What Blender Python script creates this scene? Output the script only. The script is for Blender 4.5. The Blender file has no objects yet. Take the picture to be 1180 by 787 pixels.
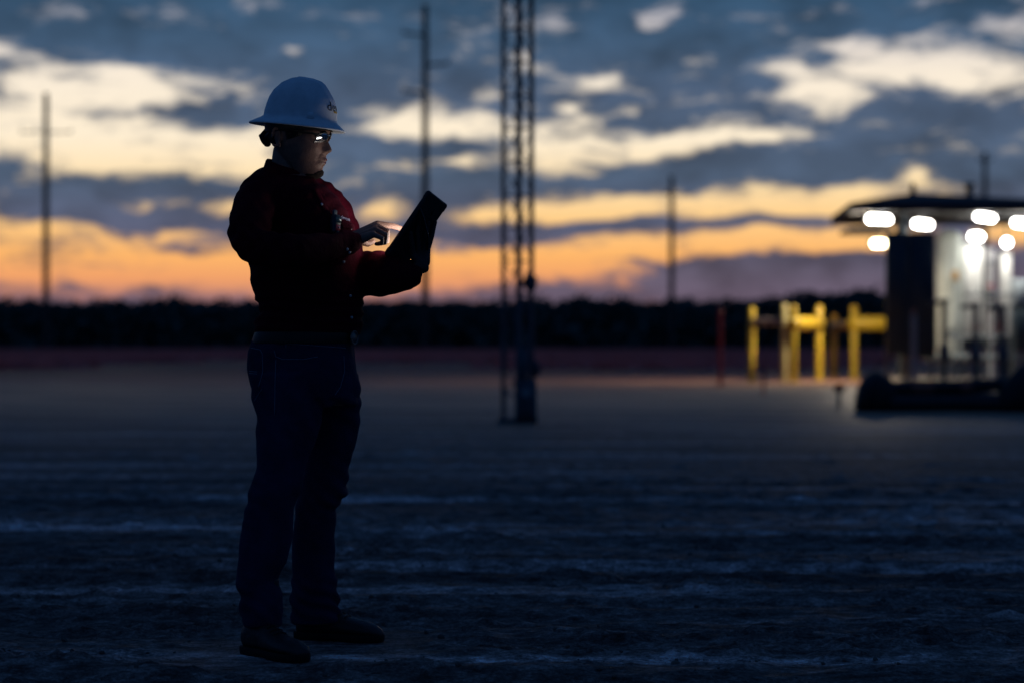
import bpy, bmesh, math, random
from mathutils import Vector, Matrix, noise
from mathutils.bvhtree import BVHTree

S = bpy.context.scene
COL = S.collection
R = math.radians

# ------------------------------------------------------------------ camera
F, HC, CX, CY = 2786.0, 1.02, 590.0, 393.5      # 85 mm lens on a full-frame body held at waist height
FOCUS = 7.95
cam = bpy.data.cameras.new('camera')
cam.lens = 85.0; cam.sensor_width = 36.0
cam.clip_start = 0.1; cam.clip_end = 9000
cam.dof.use_dof = True; cam.dof.focus_distance = FOCUS; cam.dof.aperture_fstop = 2.15
camo = bpy.data.objects.new('camera', cam); COL.objects.link(camo)
camo.location = (0, 0, HC); camo.rotation_euler = (R(90), 0, 0)
S.camera = camo
S.cycles.use_denoising = True
S.cycles.max_bounces = 6
S.cycles.sample_clamp_indirect = 4.0
S.view_settings.view_transform = 'Standard'; S.view_settings.look = 'None'
S.view_settings.exposure = 0.0; S.view_settings.gamma = 1.0
S.view_settings.use_curve_mapping = False


def lin(r, g, b):
    f = lambda c: ((c / 255 + 0.055) / 1.055) ** 2.4 if c > 10 else c / 255 / 12.92
    return (f(r), f(g), f(b), 1)


# ------------------------------------------------------------------ dusk sky: clouds laid out by compass bearing and elevation
world = bpy.data.worlds.new('World'); S.world = world; world.use_nodes = True
nt = world.node_tree; nt.nodes.clear(); L = nt.links


def N(kind, **kw):
    n = nt.nodes.new(kind)
    for k, v in kw.items(): setattr(n, k, v)
    return n


def M(op, a, b=None, c=None, clamp=False):
    n = N('ShaderNodeMath', operation=op); n.use_clamp = clamp
    for i, v in enumerate((a, b, c)):
        if v is None: continue
        if isinstance(v, (int, float)): n.inputs[i].default_value = v
        else: L.new(v, n.inputs[i])
    return n.outputs[0]


def VM(op, a, b=None, c=None):
    n = N('ShaderNodeVectorMath', operation=op)
    for i, v in enumerate((a, b, c)):
        if v is None: continue
        if isinstance(v, (tuple, list)): n.inputs[i].default_value = v
        else: L.new(v, n.inputs[i])
    return n.outputs['Value'] if op in ('DOT_PRODUCT', 'LENGTH') else n.outputs[0]


geo = N('ShaderNodeTexCoord')
sep = N('ShaderNodeSeparateXYZ'); L.new(geo.outputs['Generated'], sep.inputs[0])
az = M('ARCTAN2', sep.outputs[0], sep.outputs[1])
el = M('ARCSINE', sep.outputs[2])
U = M('MULTIPLY_ADD', az, 280.0, 59.0)          # tenths of a pixel of the 85 mm view, simply a unit of angle
V = M('MULTIPLY_ADD', el, -280.0, 39.35)
cmb = N('ShaderNodeCombineXYZ'); L.new(U, cmb.inputs[0]); L.new(V, cmb.inputs[1])
UV = cmb.outputs[0]


def fbm(vec, scale, sx, sy, detail, rough=0.55, off=0.0):
    v = VM('MULTIPLY_ADD', vec, (sx, sy, 1), (off, off * 0.7, off))
    n = N('ShaderNodeTexNoise'); n.inputs['Scale'].default_value = scale
    n.inputs['Detail'].default_value = detail; n.inputs['Roughness'].default_value = rough
    L.new(v, n.inputs['Vector'])
    return n


wn = fbm(UV, 0.16, 0.55, 1.0, 3.0, 0.6, 3.1)
warp = VM('MULTIPLY_ADD', VM('SUBTRACT', wn.outputs['Color'], (0.5, 0.5, 0.5)), (9.0, 3.6, 0), UV)

BLOBS = [  # cx, cy, sx, sy, weight in tenths of the photo's pixels
    (1, 6.1, 3.0, 1.7, .9), (6.5, 3.2, 3.0, .7, .30), (10, 9.4, 3.2, .7, -.55), (20.5, 10.7, 3.0, .6, -.55), (14, 13.2, 5, .5, -.5), (6, 16.8, 5, .45, -.3), (20, 20.2, 6, .5, -.35), (22, 29.2, 10, .5, -.3), (8, 4.6, 12, .8, -.4), (22, 5.5, 9, 2.2, -.45), (11, 9.6, 9.5, 2.0, .85), (17, 11.2, 9, 2.2, .75), (3, 14.5, 9, 3.2, .9), (12, 17.5, 12, 3.4, 1.0),
    (22, 18.0, 9, 3.2, .9), (27, 19.5, 5, 2.4, .7), (24, 13.4, 6, 1.1, -.9), (12.5, 15.4, 4, .6, -.35), (1.0, 19.6, 3.0, .75, -1.0),
    (0, 22.5, 4, .8, -.8), (12, 22.0, 5, 1.3, -.55), (17, 25.4, 10, 1.0, -.75), (25, 22.4, 6, 1.1, -.85), (8, 24.6, 7, .8, -.5),
    (16.5, 24.0, 1.8, .8, .45), (21.5, 27.2, 2.4, .9, .5), (27, 23.6, 2.8, 1.2, .9), (14, 31.0, 26, 2.8, 1.25), (44, 31.5, 13, 2.8, 1.1), (5, 26.5, 8, 1.6, .7),
    (34.4, 6.2, 1.3, .8, .75), (30.5, 1.0, 3.5, .8, .4), (37.5, 3.4, 2, .9, .3), (31, 15, 3, 2, .3), (46, 14.2, 4.5, 1.3, .95), (54, 14.9, 7, 1.5, 1.0), (56.2, 10.8, 2.6, 1.4, .6),
    (52.2, 18.6, 1.8, .7, .8), (45, 19.0, 3.0, .7, .5), (43, 24.2, 2.6, 1.1, .95), (40, 21.0, 4, 1.0, .35), (55, 24.8, 5, 1.2, .85), (49, 23.2, 4, 1.2, -.2), (54, 26.8, 4, .9, -.6),
    (63.5, 17.6, 4.5, 2.0, 1.2), (71, 17.3, 6, 1.4, 1.1), (79, 16.2, 5, 1.1, 1.0), (87, 15.4, 5, .9, .8), (93, 15.0, 3.4, .9, .9), (66, 14.4, 7, .8, .45),
    (70, 9.5, 3.0, 1.2, 1.05), (75.6, 2.0, 2.2, 1.1, 1.0), (66, 12.4, 1.6, .8, .6), (73.5, 13.0, 1.7, .8, .6), (69, 12.5, 6, .7, .3), (84, 9.9, 1.4, .8, .4),
    (63, 2.2, 1.5, .9, .55), (59, 1.8, 1.8, 1.6, .5), (60, 6.5, 1.0, .8, .4),
    (64, 24.8, 6, 1.3, .9), (72, 23.6, 7, 1.7, 1.1), (84, 23.8, 9, 1.9, 1.15), (95, 22.8, 6, 1.4, .95), (101, 21.6, 5, 1.1, .75), (105.5, 20.4, 1.5, 1.0, .8),
    (66, 30.0, 11, 1.9, 1.1), (80, 28.3, 10, 1.3, 1.1), (93, 28.0, 8, 1.2, 1.15), (101, 27.6, 5, 1.3, 1.0), (117, 26.8, 4, 1.5, 1.0),
    (65, 26.6, 6, .75, -.9), (74, 26.1, 5, .55, -.7), (86, 25.9, 8, .6, -.9), (76, 30.2, 5, .5, -.55), (86, 31.8, 12, 1.2, -.9), (103, 31.5, 12, 2.0, -.9),
    (95, 10.8, 4.4, 2.1, 1.15), (91, 7.7, 2.4, 1.2, .6), (104, 7.6, 6.5, 2.2, 1.2), (114, 9.0, 7, 1.8, 1.15), (116.5, 3.9, 4.2, 1.0, .95), (97.8, 5.3, 1.8, .9, .55), (106, 11.8, 3, .8, -.5),
    (88, 19.2, 14, 1.4, -.6), (78, 20.3, 12, 1.3, -.5), (50, 21.6, 10, 1.1, -.35), (40, 17.2, 7, 1.2, -.5), (50, 17.0, 6, .8, -.5), (34, 9, 10, 3, -.3),
]
acc = None
for cx_, cy_, sx_, sy_, w_ in BLOBS:
    k = 0.90
    v = VM('MULTIPLY_ADD', warp, (k / sx_, k / sy_, 0), (-cx_ * k / sx_, -cy_ * k / sy_, 0))
    g = M('POWER', 0.36788, VM('DOT_PRODUCT', v, v))
    acc = M('MULTIPLY', g, w_) if acc is None else M('MULTIPLY_ADD', g, w_, acc)
# beyond the mapped part of the sky the same kind of bands go on, fading as one turns away from the afterglow
fn = fbm(UV, 0.13, 0.35, 1.3, 5.0, 0.6, 11.0)
fine = fbm(warp, 0.34, 0.45, 1.0, 5.0, 0.66, 7.0)
aside = M('MULTIPLY', M('SUBTRACT', M('ABSOLUTE', az), 0.215), 16.0, clamp=True)
wide = M('MULTIPLY', M('MULTIPLY', M('SUBTRACT', fn.outputs['Fac'], 0.42), 5.0, clamp=True), aside)
wide = M('MULTIPLY', wide, M('SUBTRACT', 1.0, M('MULTIPLY', M('ABSOLUTE', az), 1.9), clamp=True))
wide = M('MULTIPLY', wide, M('MULTIPLY', M('SUBTRACT', 0.17, el), 12.0, clamp=True))
fine2 = fbm(warp, 0.85, 0.5, 1.0, 3.0, 0.6, 17.0)
strk = fbm(warp, 0.55, 0.16, 1.15, 4.0, 0.6, 29.0)
acc = M('MAXIMUM', M('MINIMUM', acc, 1.12), -0.35)
mask = M('ADD', M('ADD', acc, wide), M('MULTIPLY', M('SUBTRACT', fine.outputs['Fac'], 0.5), 2.1))
mask = M('MULTIPLY_ADD', M('SUBTRACT', strk.outputs['Fac'], 0.5), 1.5, mask)
mask = M('MULTIPLY_ADD', M('SUBTRACT', fine2.outputs['Fac'], 0.5), 0.8, mask)
mr = N('ShaderNodeMapRange', interpolation_type='SMOOTHSTEP')
mr.inputs[1].default_value = 0.05; mr.inputs[2].default_value = 1.15
L.new(mask, mr.inputs[0]); bright = mr.outputs[0]


def ramp(fac, stops, interp='LINEAR'):
    r = N('ShaderNodeValToRGB'); cr = r.color_ramp; cr.interpolation = interp
    while len(cr.elements) < len(stops): cr.elements.new(0.5)
    for e, (p, c) in zip(cr.elements, stops): e.position = p; e.color = c
    L.new(fac, r.inputs[0]); return r.outputs[0]


# elevation 0..1 over the lowest 12 degrees; the first stops are the horizon
e12 = M('DIVIDE', el, R(12.0), clamp=True)
py = lambda y: math.atan((CY - y) / F) / R(12.0)
gap = ramp(e12, [(0, lin(150, 105, 105)), (py(345), lin(196, 132, 118)), (py(322), lin(240, 160, 106)), (py(295), lin(254, 182, 106)),
                 (py(255), lin(255, 205, 136)), (py(215), lin(255, 224, 172)), (py(160), lin(255, 238, 210)), (py(90), lin(250, 236, 216)),
                 (py(20), lin(200, 195, 200)), (1, lin(110, 120, 140))])
cloud = ramp(e12, [(0, lin(90, 80, 95)), (py(345), lin(96, 84, 102)), (py(318), lin(94, 87, 106)), (py(265), lin(80, 86, 110)), (py(205), lin(70, 88, 112)),
                   (py(110), lin(70, 88, 114)), (py(50), lin(58, 84, 112)), (py(0), lin(46, 76, 104)), (1, lin(24, 62, 104))])
shade = fbm(warp, 0.2, 0.5, 1.0, 4.0, 0.6, 23.0)
shade2 = N('ShaderNodeMapRange'); L.new(shade.outputs['Fac'], shade2.inputs[0])
shade2.inputs[1].default_value = .3; shade2.inputs[2].default_value = .7; shade2.inputs[3].default_value = .66; shade2.inputs[4].default_value = 1.36
cl2 = N('ShaderNodeMix', data_type='RGBA', blend_type='MULTIPLY'); cl2.inputs[0].default_value = 1
L.new(cloud, cl2.inputs[6]); L.new(shade2.outputs[0], cl2.inputs[7])
mx = N('ShaderNodeMix', data_type='RGBA'); L.new(bright, mx.inputs[0]); L.new(cl2.outputs[2], mx.inputs[6]); L.new(gap, mx.inputs[7])
# high overhead and away from the afterglow the overcast is a deep dusk blue
up = M('DIVIDE', M('SUBTRACT', el, R(9.0)), R(22.0), clamp=True)
away = M('DIVIDE', M('SUBTRACT', M('ABSOLUTE', az), R(15)), R(38), clamp=True)
dk = M('MAXIMUM', up, away)
mx2 = N('ShaderNodeMix', data_type='RGBA'); L.new(dk, mx2.inputs[0]); L.new(mx.outputs[2], mx2.inputs[6])
mx2.inputs[7].default_value = (0.0090, 0.0345, 0.106, 1)
bg = N('ShaderNodeBackground'); L.new(mx2.outputs[2], bg.inputs[0]); bg.inputs[1].default_value = 1.0
sky = N('ShaderNodeTexSky', sky_type='NISHITA'); sky.sun_disc = False
SUN_EL, SUN_ROT = R(-4.0), R(-6.0)
sky.sun_elevation = SUN_EL; sky.sun_rotation = SUN_ROT
bg2 = N('ShaderNodeBackground'); L.new(sky.outputs[0], bg2.inputs[0]); bg2.inputs[1].default_value = 0.05
ad = N('ShaderNodeAddShader'); L.new(bg.outputs[0], ad.inputs[0]); L.new(bg2.outputs[0], ad.inputs[1])
wo = N('ShaderNodeOutputWorld'); L.new(ad.outputs[0], wo.inputs[0])
world.cycles.sampling_method = 'MANUAL'; world.cycles.sample_map_resolution = 1024

# ------------------------------------------------------------------ helpers


def at(px, py_, d):
    """a point at distance d seen in the direction of a position in the 85 mm view (used to survey the place)"""
    return Vector(((px - CX) / F * d, d, HC - (py_ - CY) / F * d))


def interp(tab, x):
    if x <= tab[0][0]: return tab[0][1]
    for (a, va), (b, vb) in zip(tab, tab[1:]):
        if x <= b:
            t = (x - a) / (b - a)
            return va + (vb - va) * t
    return tab[-1][1]


def mat(name, base, rough=0.7, spec=0.4, metal=0.0, var=0.0, vscale=8.0, bump=0.0, bscale=60.0, emit=None, estr=0.0, sheen=0.0, coat=0.0, detail=4.0):
    m = bpy.data.materials.new(name); m.use_nodes = True
    t = m.node_tree; b = t.nodes['Principled BSDF']
    c = tuple(base[:3]) + (1,)
    b.inputs['Base Color'].default_value = c
    b.inputs['Roughness'].default_value = rough; b.inputs['Metallic'].default_value = metal
    b.inputs['Specular IOR Level'].default_value = spec
    b.inputs['Sheen Weight'].default_value = sheen; b.inputs['Coat Weight'].default_value = coat
    tc = t.nodes.new('ShaderNodeTexCoord')
    if var:
        n = t.nodes.new('ShaderNodeTexNoise'); n.inputs['Scale'].default_value = vscale; n.inputs['Detail'].default_value = detail
        n.inputs['Roughness'].default_value = 0.65
        t.links.new(tc.outputs['Object'], n.inputs['Vector'])
        r = t.nodes.new('ShaderNodeValToRGB')
        r.color_ramp.elements[0].position = .3; r.color_ramp.elements[1].position = .72
        r.color_ramp.elements[0].color = tuple(x * (1 - var) for x in c[:3]) + (1,)
        r.color_ramp.elements[1].color = tuple(min(1, x * (1 + var)) for x in c[:3]) + (1,)
        t.links.new(n.outputs['Fac'], r.inputs[0]); t.links.new(r.outputs[0], b.inputs['Base Color'])
    if bump:
        n2 = t.nodes.new('ShaderNodeTexNoise'); n2.inputs['Scale'].default_value = bscale; n2.inputs['Detail'].default_value = 5
        t.links.new(tc.outputs['Object'], n2.inputs['Vector'])
        bp = t.nodes.new('ShaderNodeBump'); bp.inputs['Strength'].default_value = bump; bp.inputs['Distance'].default_value = 0.01
        t.links.new(n2.outputs['Fac'], bp.inputs['Height']); t.links.new(bp.outputs[0], b.inputs['Normal'])
    if emit:
        b.inputs['Emission Color'].default_value = tuple(emit[:3]) + (1,); b.inputs['Emission Strength'].default_value = estr
    return m


def tag(o, label=None, cat=None, group=None, kind=None):
    if label: o['label'] = label
    if cat: o['category'] = cat
    if group: o['group'] = group
    if kind: o['kind'] = kind
    return o


def empty(name, loc, rz=0.0):
    o = bpy.data.objects.new(name, None); COL.objects.link(o)
    o.location = loc; o.rotation_euler = (0, 0, rz); o.empty_display_size = 0.2
    return o


def link_mesh(name, me, m=None, parent=None, smooth=True):
    o = bpy.data.objects.new(name, me); COL.objects.link(o)
    if m is not None:
        me.materials.clear(); me.materials.append(m)
    if smooth:
        for p in me.polygons: p.use_smooth = True
    if parent is not None:
        o.parent = parent
        # geometry is written in world coordinates, so cancel the parent's placement
        o.matrix_parent_inverse = chain(parent).inverted()
    return o


def chain(o):
    m = Matrix.LocRotScale(o.location, o.rotation_euler, o.scale)
    return m if o.parent is None else chain(o.parent) @ o.matrix_parent_inverse @ m


class MB:
    """collects shapes and links them as one mesh object"""

    def __init__(self): self.v = []; self.f = []

    def add(self, v, f):
        k = len(self.v); self.v += [Vector(p) for p in v]; self.f += [tuple(i + k for i in q) for q in f]; return self

    def loft(self, rings, cap=True, closed=True):
        n = len(rings[0]); k = len(self.v)
        for r in rings: self.v += [Vector(p) for p in r]
        for i in range(len(rings) - 1):
            a, b = k + i * n, k + (i + 1) * n
            for j in range(n if closed else n - 1):
                j2 = (j + 1) % n
                self.f.append((a + j, a + j2, b + j2, b + j))
        if cap:
            for base, rv in ((k, True), (k + (len(rings) - 1) * n, False)):
                c = sum((self.v[base + j] for j in range(n)), Vector()) / n
                ci = len(self.v); self.v.append(c)
                for j in range(n):
                    q = (base + j, base + (j + 1) % n, ci)
                    self.f.append(q[::-1] if rv else q)
        return self

    def tube(self, pts, radii, n=12, sq=1.0, roundcap=True):
        """a round bar through pts; sq flattens it along the second frame axis"""
        pts = [Vector(p) for p in pts]
        if isinstance(radii, (int, float)): radii = [radii] * len(pts)
        if roundcap:
            d0 = (pts[0] - pts[1]).normalized(); d1 = (pts[-1] - pts[-2]).normalized()
            r0, r1 = radii[0], radii[-1]
            pts = [pts[0] + d0 * r0 * .9, pts[0] + d0 * r0 * .6] + pts + [pts[-1] + d1 * r1 * .6, pts[-1] + d1 * r1 * .9]
            radii = [r0 * .4, r0 * .8] + list(radii) + [r1 * .8, r1 * .4]
        rings = []; nrm = None
        for i, p in enumerate(pts):
            t = (pts[min(i + 1, len(pts) - 1)] - pts[max(i - 1, 0)]).normalized()
            if nrm is None:
                ref = Vector((0, 0, 1)) if abs(t.z) < .9 else Vector((1, 0, 0))
                nrm = (ref - t * ref.dot(t)).normalized()
            else:
                nrm = (nrm - t * nrm.dot(t)).normalized()
            bi = t.cross(nrm)
            rings.append([p + nrm * (math.cos(a) * radii[i]) + bi * (math.sin(a) * radii[i] * sq)
                          for a in (2 * math.pi * j / n for j in range(n))])
        return self.loft(rings)

    def box(self, c, s, rz=0.0, bev=0.0, rot=None):
        """box with chamfered vertical and horizontal edges"""
        c = Vector(c); hx, hy, hz = s[0] / 2, s[1] / 2, s[2] / 2
        m = rot if rot is not None else Matrix.Rotation(rz, 3, 'Z')
        b = min(bev, hx * .9, hy * .9, hz * .9)
        def ring(ix, z):
            x, y = hx - ix, hy - ix
            q = max(b - ix * .0, 0)
            if b <= 0: pts = [(-x, -y), (x, -y), (x, y), (-x, y)]
            else: pts = [(-x + b, -y), (x - b, -y), (x, -y + b), (x, y - b), (x - b, y), (-x + b, y), (-x, y - b), (-x, -y + b)]
            return [c + m @ Vector((px_, py_, z)) for px_, py_ in pts]
        if b > 0: rings = [ring(b * .7, -hz), ring(0, -hz + b), ring(0, hz - b), ring(b * .7, hz)]
        else: rings = [ring(0, -hz), ring(0, hz)]
        return self.loft(rings)

    def mesh(self, name):
        me = bpy.data.meshes.new(name); me.from_pydata([tuple(p) for p in self.v], [], self.f); me.update()
        return me

    def build(self, name, m, parent=None, smooth=True, subd=0, auto=True):
        me = self.mesh(name)
        bm = bmesh.new(); bm.from_mesh(me)
        bmesh.ops.recalc_face_normals(bm, faces=bm.faces)
        if auto and smooth:
            for e in bm.edges:
                if len(e.link_faces) == 2 and e.calc_face_angle(0) > 0.7: e.smooth = False
        bm.to_mesh(me); bm.free()
        return link_mesh(name, me, m, parent, smooth)


def remesh(mb, voxel, smooth_it=4, smooth_f=0.5):
    """weld overlapping shapes into one continuous skin"""
    me = mb.mesh('tmp')
    bm = bmesh.new(); bm.from_mesh(me); bmesh.ops.recalc_face_normals(bm, faces=bm.faces); bm.to_mesh(me); bm.free()
    o = bpy.data.objects.new('tmp', me); COL.objects.link(o)
    md = o.modifiers.new('r', 'REMESH'); md.mode = 'VOXEL'; md.voxel_size = voxel; md.adaptivity = 0
    if smooth_it:
        sm = o.modifiers.new('s', 'SMOOTH'); sm.iterations = smooth_it; sm.factor = smooth_f
    dg = bpy.context.evaluated_depsgraph_get(); dg.update()
    out = bpy.data.meshes.new_from_object(o.evaluated_get(dg))
    bpy.data.objects.remove(o); bpy.data.meshes.remove(me)
    return out


def surf(me):
    return BVHTree.FromPolygons([v.co.copy() for v in me.vertices], [tuple(p.vertices) for p in me.polygons])


EYE = Vector((0, 0, HC))


def onto(bvh, px, py_, lift=0.0):
    """the point of a surface found in a surveyed direction, with its normal"""
    d = (at(px, py_, 1.0) - EYE).normalized()
    h, n, i, _ = bvh.ray_cast(EYE, d)
    if h is None: return None, None
    if n.dot(d) > 0: n = -n
    return h + n * lift, n


def strip_on(bvh, pts, width, lift=0.0015, n=6):
    """a thin raised bead along a line on a surface"""
    w = []
    for (a, b) in zip(pts, pts[1:]):
        for k in range(n):
            t = k / n
            h, nn = onto(bvh, a[0] + (b[0] - a[0]) * t, a[1] + (b[1] - a[1]) * t, lift)
            if h is not None: w.append(h)
    h, nn = onto(bvh, pts[-1][0], pts[-1][1], lift)
    if h is not None: w.append(h)
    mb = MB()
    if len(w) > 1: mb.tube(w, width, n=6, roundcap=False)
    return mb


def copy_tree(o, parent=None, dloc=None):
    c = o.copy(); COL.objects.link(c)
    if parent is not None:
        c.parent = parent; c.matrix_parent_inverse = o.matrix_parent_inverse.copy()
    for ch in [x for x in COL.objects if x.parent == o]: copy_tree(ch, c)
    return c


# ------------------------------------------------------------------ ground
FEET = [(-0.79, 7.82), (-0.60, 8.28)]


def ground_z(x, y):
    if y > 40 or y < 4 or abs(x) > 14: return 0.0
    fade = min(1, max(0, (40 - y) / 22)) * min(1, (14 - abs(x)) / 6)
    a = noise.fractal(Vector((x * .42 + 3, y * 2.1, 4.2)), .9, 2.1, 4) * .022
    b = noise.fractal(Vector((x * 2.6, y * 5.5, 9.1)), .8, 2.0, 3) * .010
    lump = .5 + noise.noise(Vector((x * .6, y * 2.0, 31)))
    cr = noise.fractal(Vector((x * 5.5, y * 9, 2.7)), .55, 2.1, 4)
    b += (.032 * max(0, cr) ** 1.3 - .010 * max(0, -cr)) * max(.12, min(1.3, lump * 1.3))
    rut = 0
    for yy, dd, sl in ((9.35, .030, .035), (10.75, .026, .02), (12.6, .022, .03), (7.2, .022, .03), (15.5, .03, .02)):
        q = (y - yy - sl * x - .14 * noise.noise(Vector((x * .5, yy, 0)))) / .17
        rut += -dd * math.exp(-q * q) + dd * .8 * math.exp(-(abs(q) - 1.7) ** 2 * 1.5)
    z = (a + b + rut) * fade
    for fx, fy in FEET:
        r = math.hypot(x - fx, y - fy)
        w = min(1, max(0, (r - .22) / .3)); w = w * w * (3 - 2 * w)
        z = z * w + (min(z, 0) * (1 - w)) * .0
    return z


def axis(segs):
    out = []
    for a, b, step in segs:
        n = max(1, int(round((b - a) / step)))
        out += [a + (b - a) * i / n for i in range(n)]
    out.append(segs[-1][1]); return out


xs = axis([(-4000, -1000, 1000), (-1000, -200, 200), (-200, -50, 30), (-50, -14, 4), (-14, -3.4, .35), (-3.4, -2.6, .06), (-2.6, 2.6, .03), (2.6, 3.4, .06), (3.4, 14, .35), (14, 50, 4), (50, 200, 30), (200, 1000, 200), (1000, 4000, 1000)])
ys = axis([(-300, -20, 40), (-20, 4, 2), (4, 6.2, .1), (6.2, 9.6, .02), (9.6, 12.5, .035), (12.5, 18, .08), (18, 24, .2), (24, 42, .5), (42, 100, 6), (100, 400, 50), (400, 1000, 150), (1000, 6000, 1000)])
mb = MB()
for y in ys:
    for x in xs: mb.v.append(Vector((x, y, ground_z(x, y))))
nx = len(xs)
for j in range(len(ys) - 1):
    for i in range(nx - 1): mb.f.append((j * nx + i, j * nx + i + 1, (j + 1) * nx + i + 1, (j + 1) * nx + i))

gm = bpy.data.materials.new('caliche_dirt'); gm.use_nodes = True
t = gm.node_tree; b = t.nodes['Principled BSDF']; tl = t.links


def gn(kind, **kw):
    n = t.nodes.new(kind)
    for k, v in kw.items(): setattr(n, k, v)
    return n


tc = gn('ShaderNodeTexCoord')


def gnoise(sx, sy, scale, detail, rough=.6):
    mp = gn('ShaderNodeMapping'); mp.inputs['Scale'].default_value = (sx, sy, 1); tl.new(tc.outputs['Object'], mp.inputs[0])
    n = gn('ShaderNodeTexNoise'); n.inputs['Scale'].default_value = scale; n.inputs['Detail'].default_value = detail; n.inputs['Roughness'].default_value = rough
    tl.new(mp.outputs[0], n.inputs['Vector']); return n.outputs['Fac']


def gramp(fac, stops):
    r = gn('ShaderNodeValToRGB'); cr = r.color_ramp
    while len(cr.elements) < len(stops): cr.elements.new(.5)
    for e, (p, c) in zip(cr.elements, stops): e.position = p; e.color = tuple(c) + (1,)
    tl.new(fac, r.inputs[0]); return r.outputs[0]


def gmix(fac, a, c, blend='MIX'):
    m = gn('ShaderNodeMix', data_type='RGBA', blend_type=blend)
    for sock, v in ((0, fac), (6, a), (7, c)):
        if isinstance(v, (int, float)): m.inputs[sock].default_value = v
        elif isinstance(v, tuple): m.inputs[sock].default_value = v + (1,)
        else: tl.new(v, m.inputs[sock])
    return m.outputs[2]


big = gramp(gnoise(.35, 1.0, .5, 5, .65), [(.34, (.17, .132, .122)), (.52, (.30, .235, .215)), (.7, (.44, .35, .325))])
streak = gramp(gnoise(.16, 2.4, .66, 6, .62), [(.38, (.45, .45, .45)), (.53, (.95, .95, .95)), (.62, (2.7, 2.65, 2.7))])
grit = gmix(1.0, gramp(gnoise(.8, 1.0, 9, 6, .8), [(.37, (.20, .20, .20)), (.5, (.95, .95, .95)), (.63, (2.2, 2.2, 2.2))]), gramp(gnoise(1, 1, 60, 4, .8), [(.32, (.3, .3, .3)), (.5, (.9, .9, .9)), (.68, (1.7, 1.7, 1.7))]), 'MULTIPLY')
soil = gmix(1.0, gmix(1.0, big, streak, 'MULTIPLY'), grit, 'MULTIPLY')
spx = gn('ShaderNodeSeparateXYZ'); tl.new(tc.outputs['Object'], spx.inputs[0])
edge = gn('ShaderNodeMapRange', interpolation_type='SMOOTHSTEP'); edge.inputs[1].default_value = 40; edge.inputs[2].default_value = 88
wob = gn('ShaderNodeMath', operation='MULTIPLY_ADD'); tl.new(gnoise(1, 1, .06, 3), wob.inputs[0]); wob.inputs[1].default_value = 34; tl.new(spx.outputs[1], wob.inputs[2])
sb = gn('ShaderNodeMath', operation='SUBTRACT'); tl.new(wob.outputs[0], sb.inputs[0]); sb.inputs[1].default_value = 17
tl.new(sb.outputs[0], edge.inputs[0])
red = gramp(gnoise(1, .4, .12, 4), [(.35, (.20, .055, .045)), (.65, (.33, .105, .08))])
mid = gn('ShaderNodeMapRange', interpolation_type='SMOOTHSTEP'); mid.inputs[1].default_value = 14; mid.inputs[2].default_value = 45; tl.new(spx.outputs[1], mid.inputs[0])
sand = gramp(gnoise(1, 1, .4, 5), [(.3, (.42, .25, .155)), (.7, (.62, .375, .235))])
mott = gramp(gnoise(.45, 1.0, .55, 7, .72), [(.36, (.45, .45, .45)), (.5, (.95, .95, .95)), (.66, (1.5, 1.5, 1.5))])
sand = gmix(1.0, sand, mott, 'MULTIPLY')
col = gmix(mid.outputs[0], soil, sand)
col = gmix(edge.outputs[0], col, red)
tl.new(col, b.inputs['Base Color'])
rg = gn('ShaderNodeMapRange'); rg.inputs[1].default_value = 12; rg.inputs[2].default_value = 40; rg.inputs[3].default_value = .78; rg.inputs[4].default_value = .42
tl.new(spx.outputs[1], rg.inputs[0]); tl.new(rg.outputs[0], b.inputs['Roughness']); sl_ = gn('ShaderNodeMapRange'); sl_.inputs[1].default_value = 30; sl_.inputs[2].default_value = 72; sl_.inputs[3].default_value = .42; sl_.inputs[4].default_value = .04
tl.new(spx.outputs[1], sl_.inputs[0]); tl.new(sl_.outputs[0], b.inputs['Specular IOR Level'])
b.inputs['Specular Tint'].default_value = (1, .66, .5, 1)
bp = gn('ShaderNodeBump'); bp.inputs['Strength'].default_value = 1.0; bp.inputs['Distance'].default_value = .045
hs = gn('ShaderNodeMath', operation='MULTIPLY_ADD'); tl.new(gnoise(1, 1, 70, 5, .7), hs.inputs[0]); hs.inputs[1].default_value = .45
tl.new(gnoise(.7, 1.4, 11, 5, .65), hs.inputs[2]); tl.new(hs.outputs[0], bp.inputs['Height']); tl.new(bp.outputs[0], b.inputs['Normal'])
ground = mb.build('ground', gm, auto=False); tag(ground, kind='structure')

# clods and pebbles churned up by tyres
rnd = random.Random(5)
ico_bm = bmesh.new(); bmesh.ops.create_icosphere(ico_bm, subdivisions=1, radius=1)
IV = [v.co.copy() for v in ico_bm.verts]; IF = [tuple(v.index for v in f.verts) for f in ico_bm.faces]; ico_bm.free()
mb = MB()
for k in range(2600):
    y = 6.5 + 9.5 * rnd.random() ** 1.5
    x = rnd.uniform(-.26, .26) * y
    dens = noise.fractal(Vector((x * .45, y * 1.9, 2)), .8, 2, 3)
    if dens < -.05 and rnd.random() < .75: continue
    if any(math.hypot(x - fx, y - fy) < .24 for fx, fy in FEET): continue
    s = .003 + .013 * rnd.random() ** 5
    rot = Matrix.Rotation(rnd.uniform(0, 6.3), 3, 'Z') @ Matrix.Rotation(rnd.uniform(0, 3), 3, 'X')
    c = Vector((x, y, ground_z(x, y) + s * .25))
    sc = Vector((1, rnd.uniform(.6, 1), rnd.uniform(.45, .8)))
    mb.add([c + rot @ Vector((v.x * sc.x, v.y * sc.y, v.z * sc.z)) * s * rnd.uniform(.75, 1.2) for v in IV], IF)
cm = mat('dirt_clod', (.13, .115, .1), .9, .2, var=.4, vscale=5)
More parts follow.
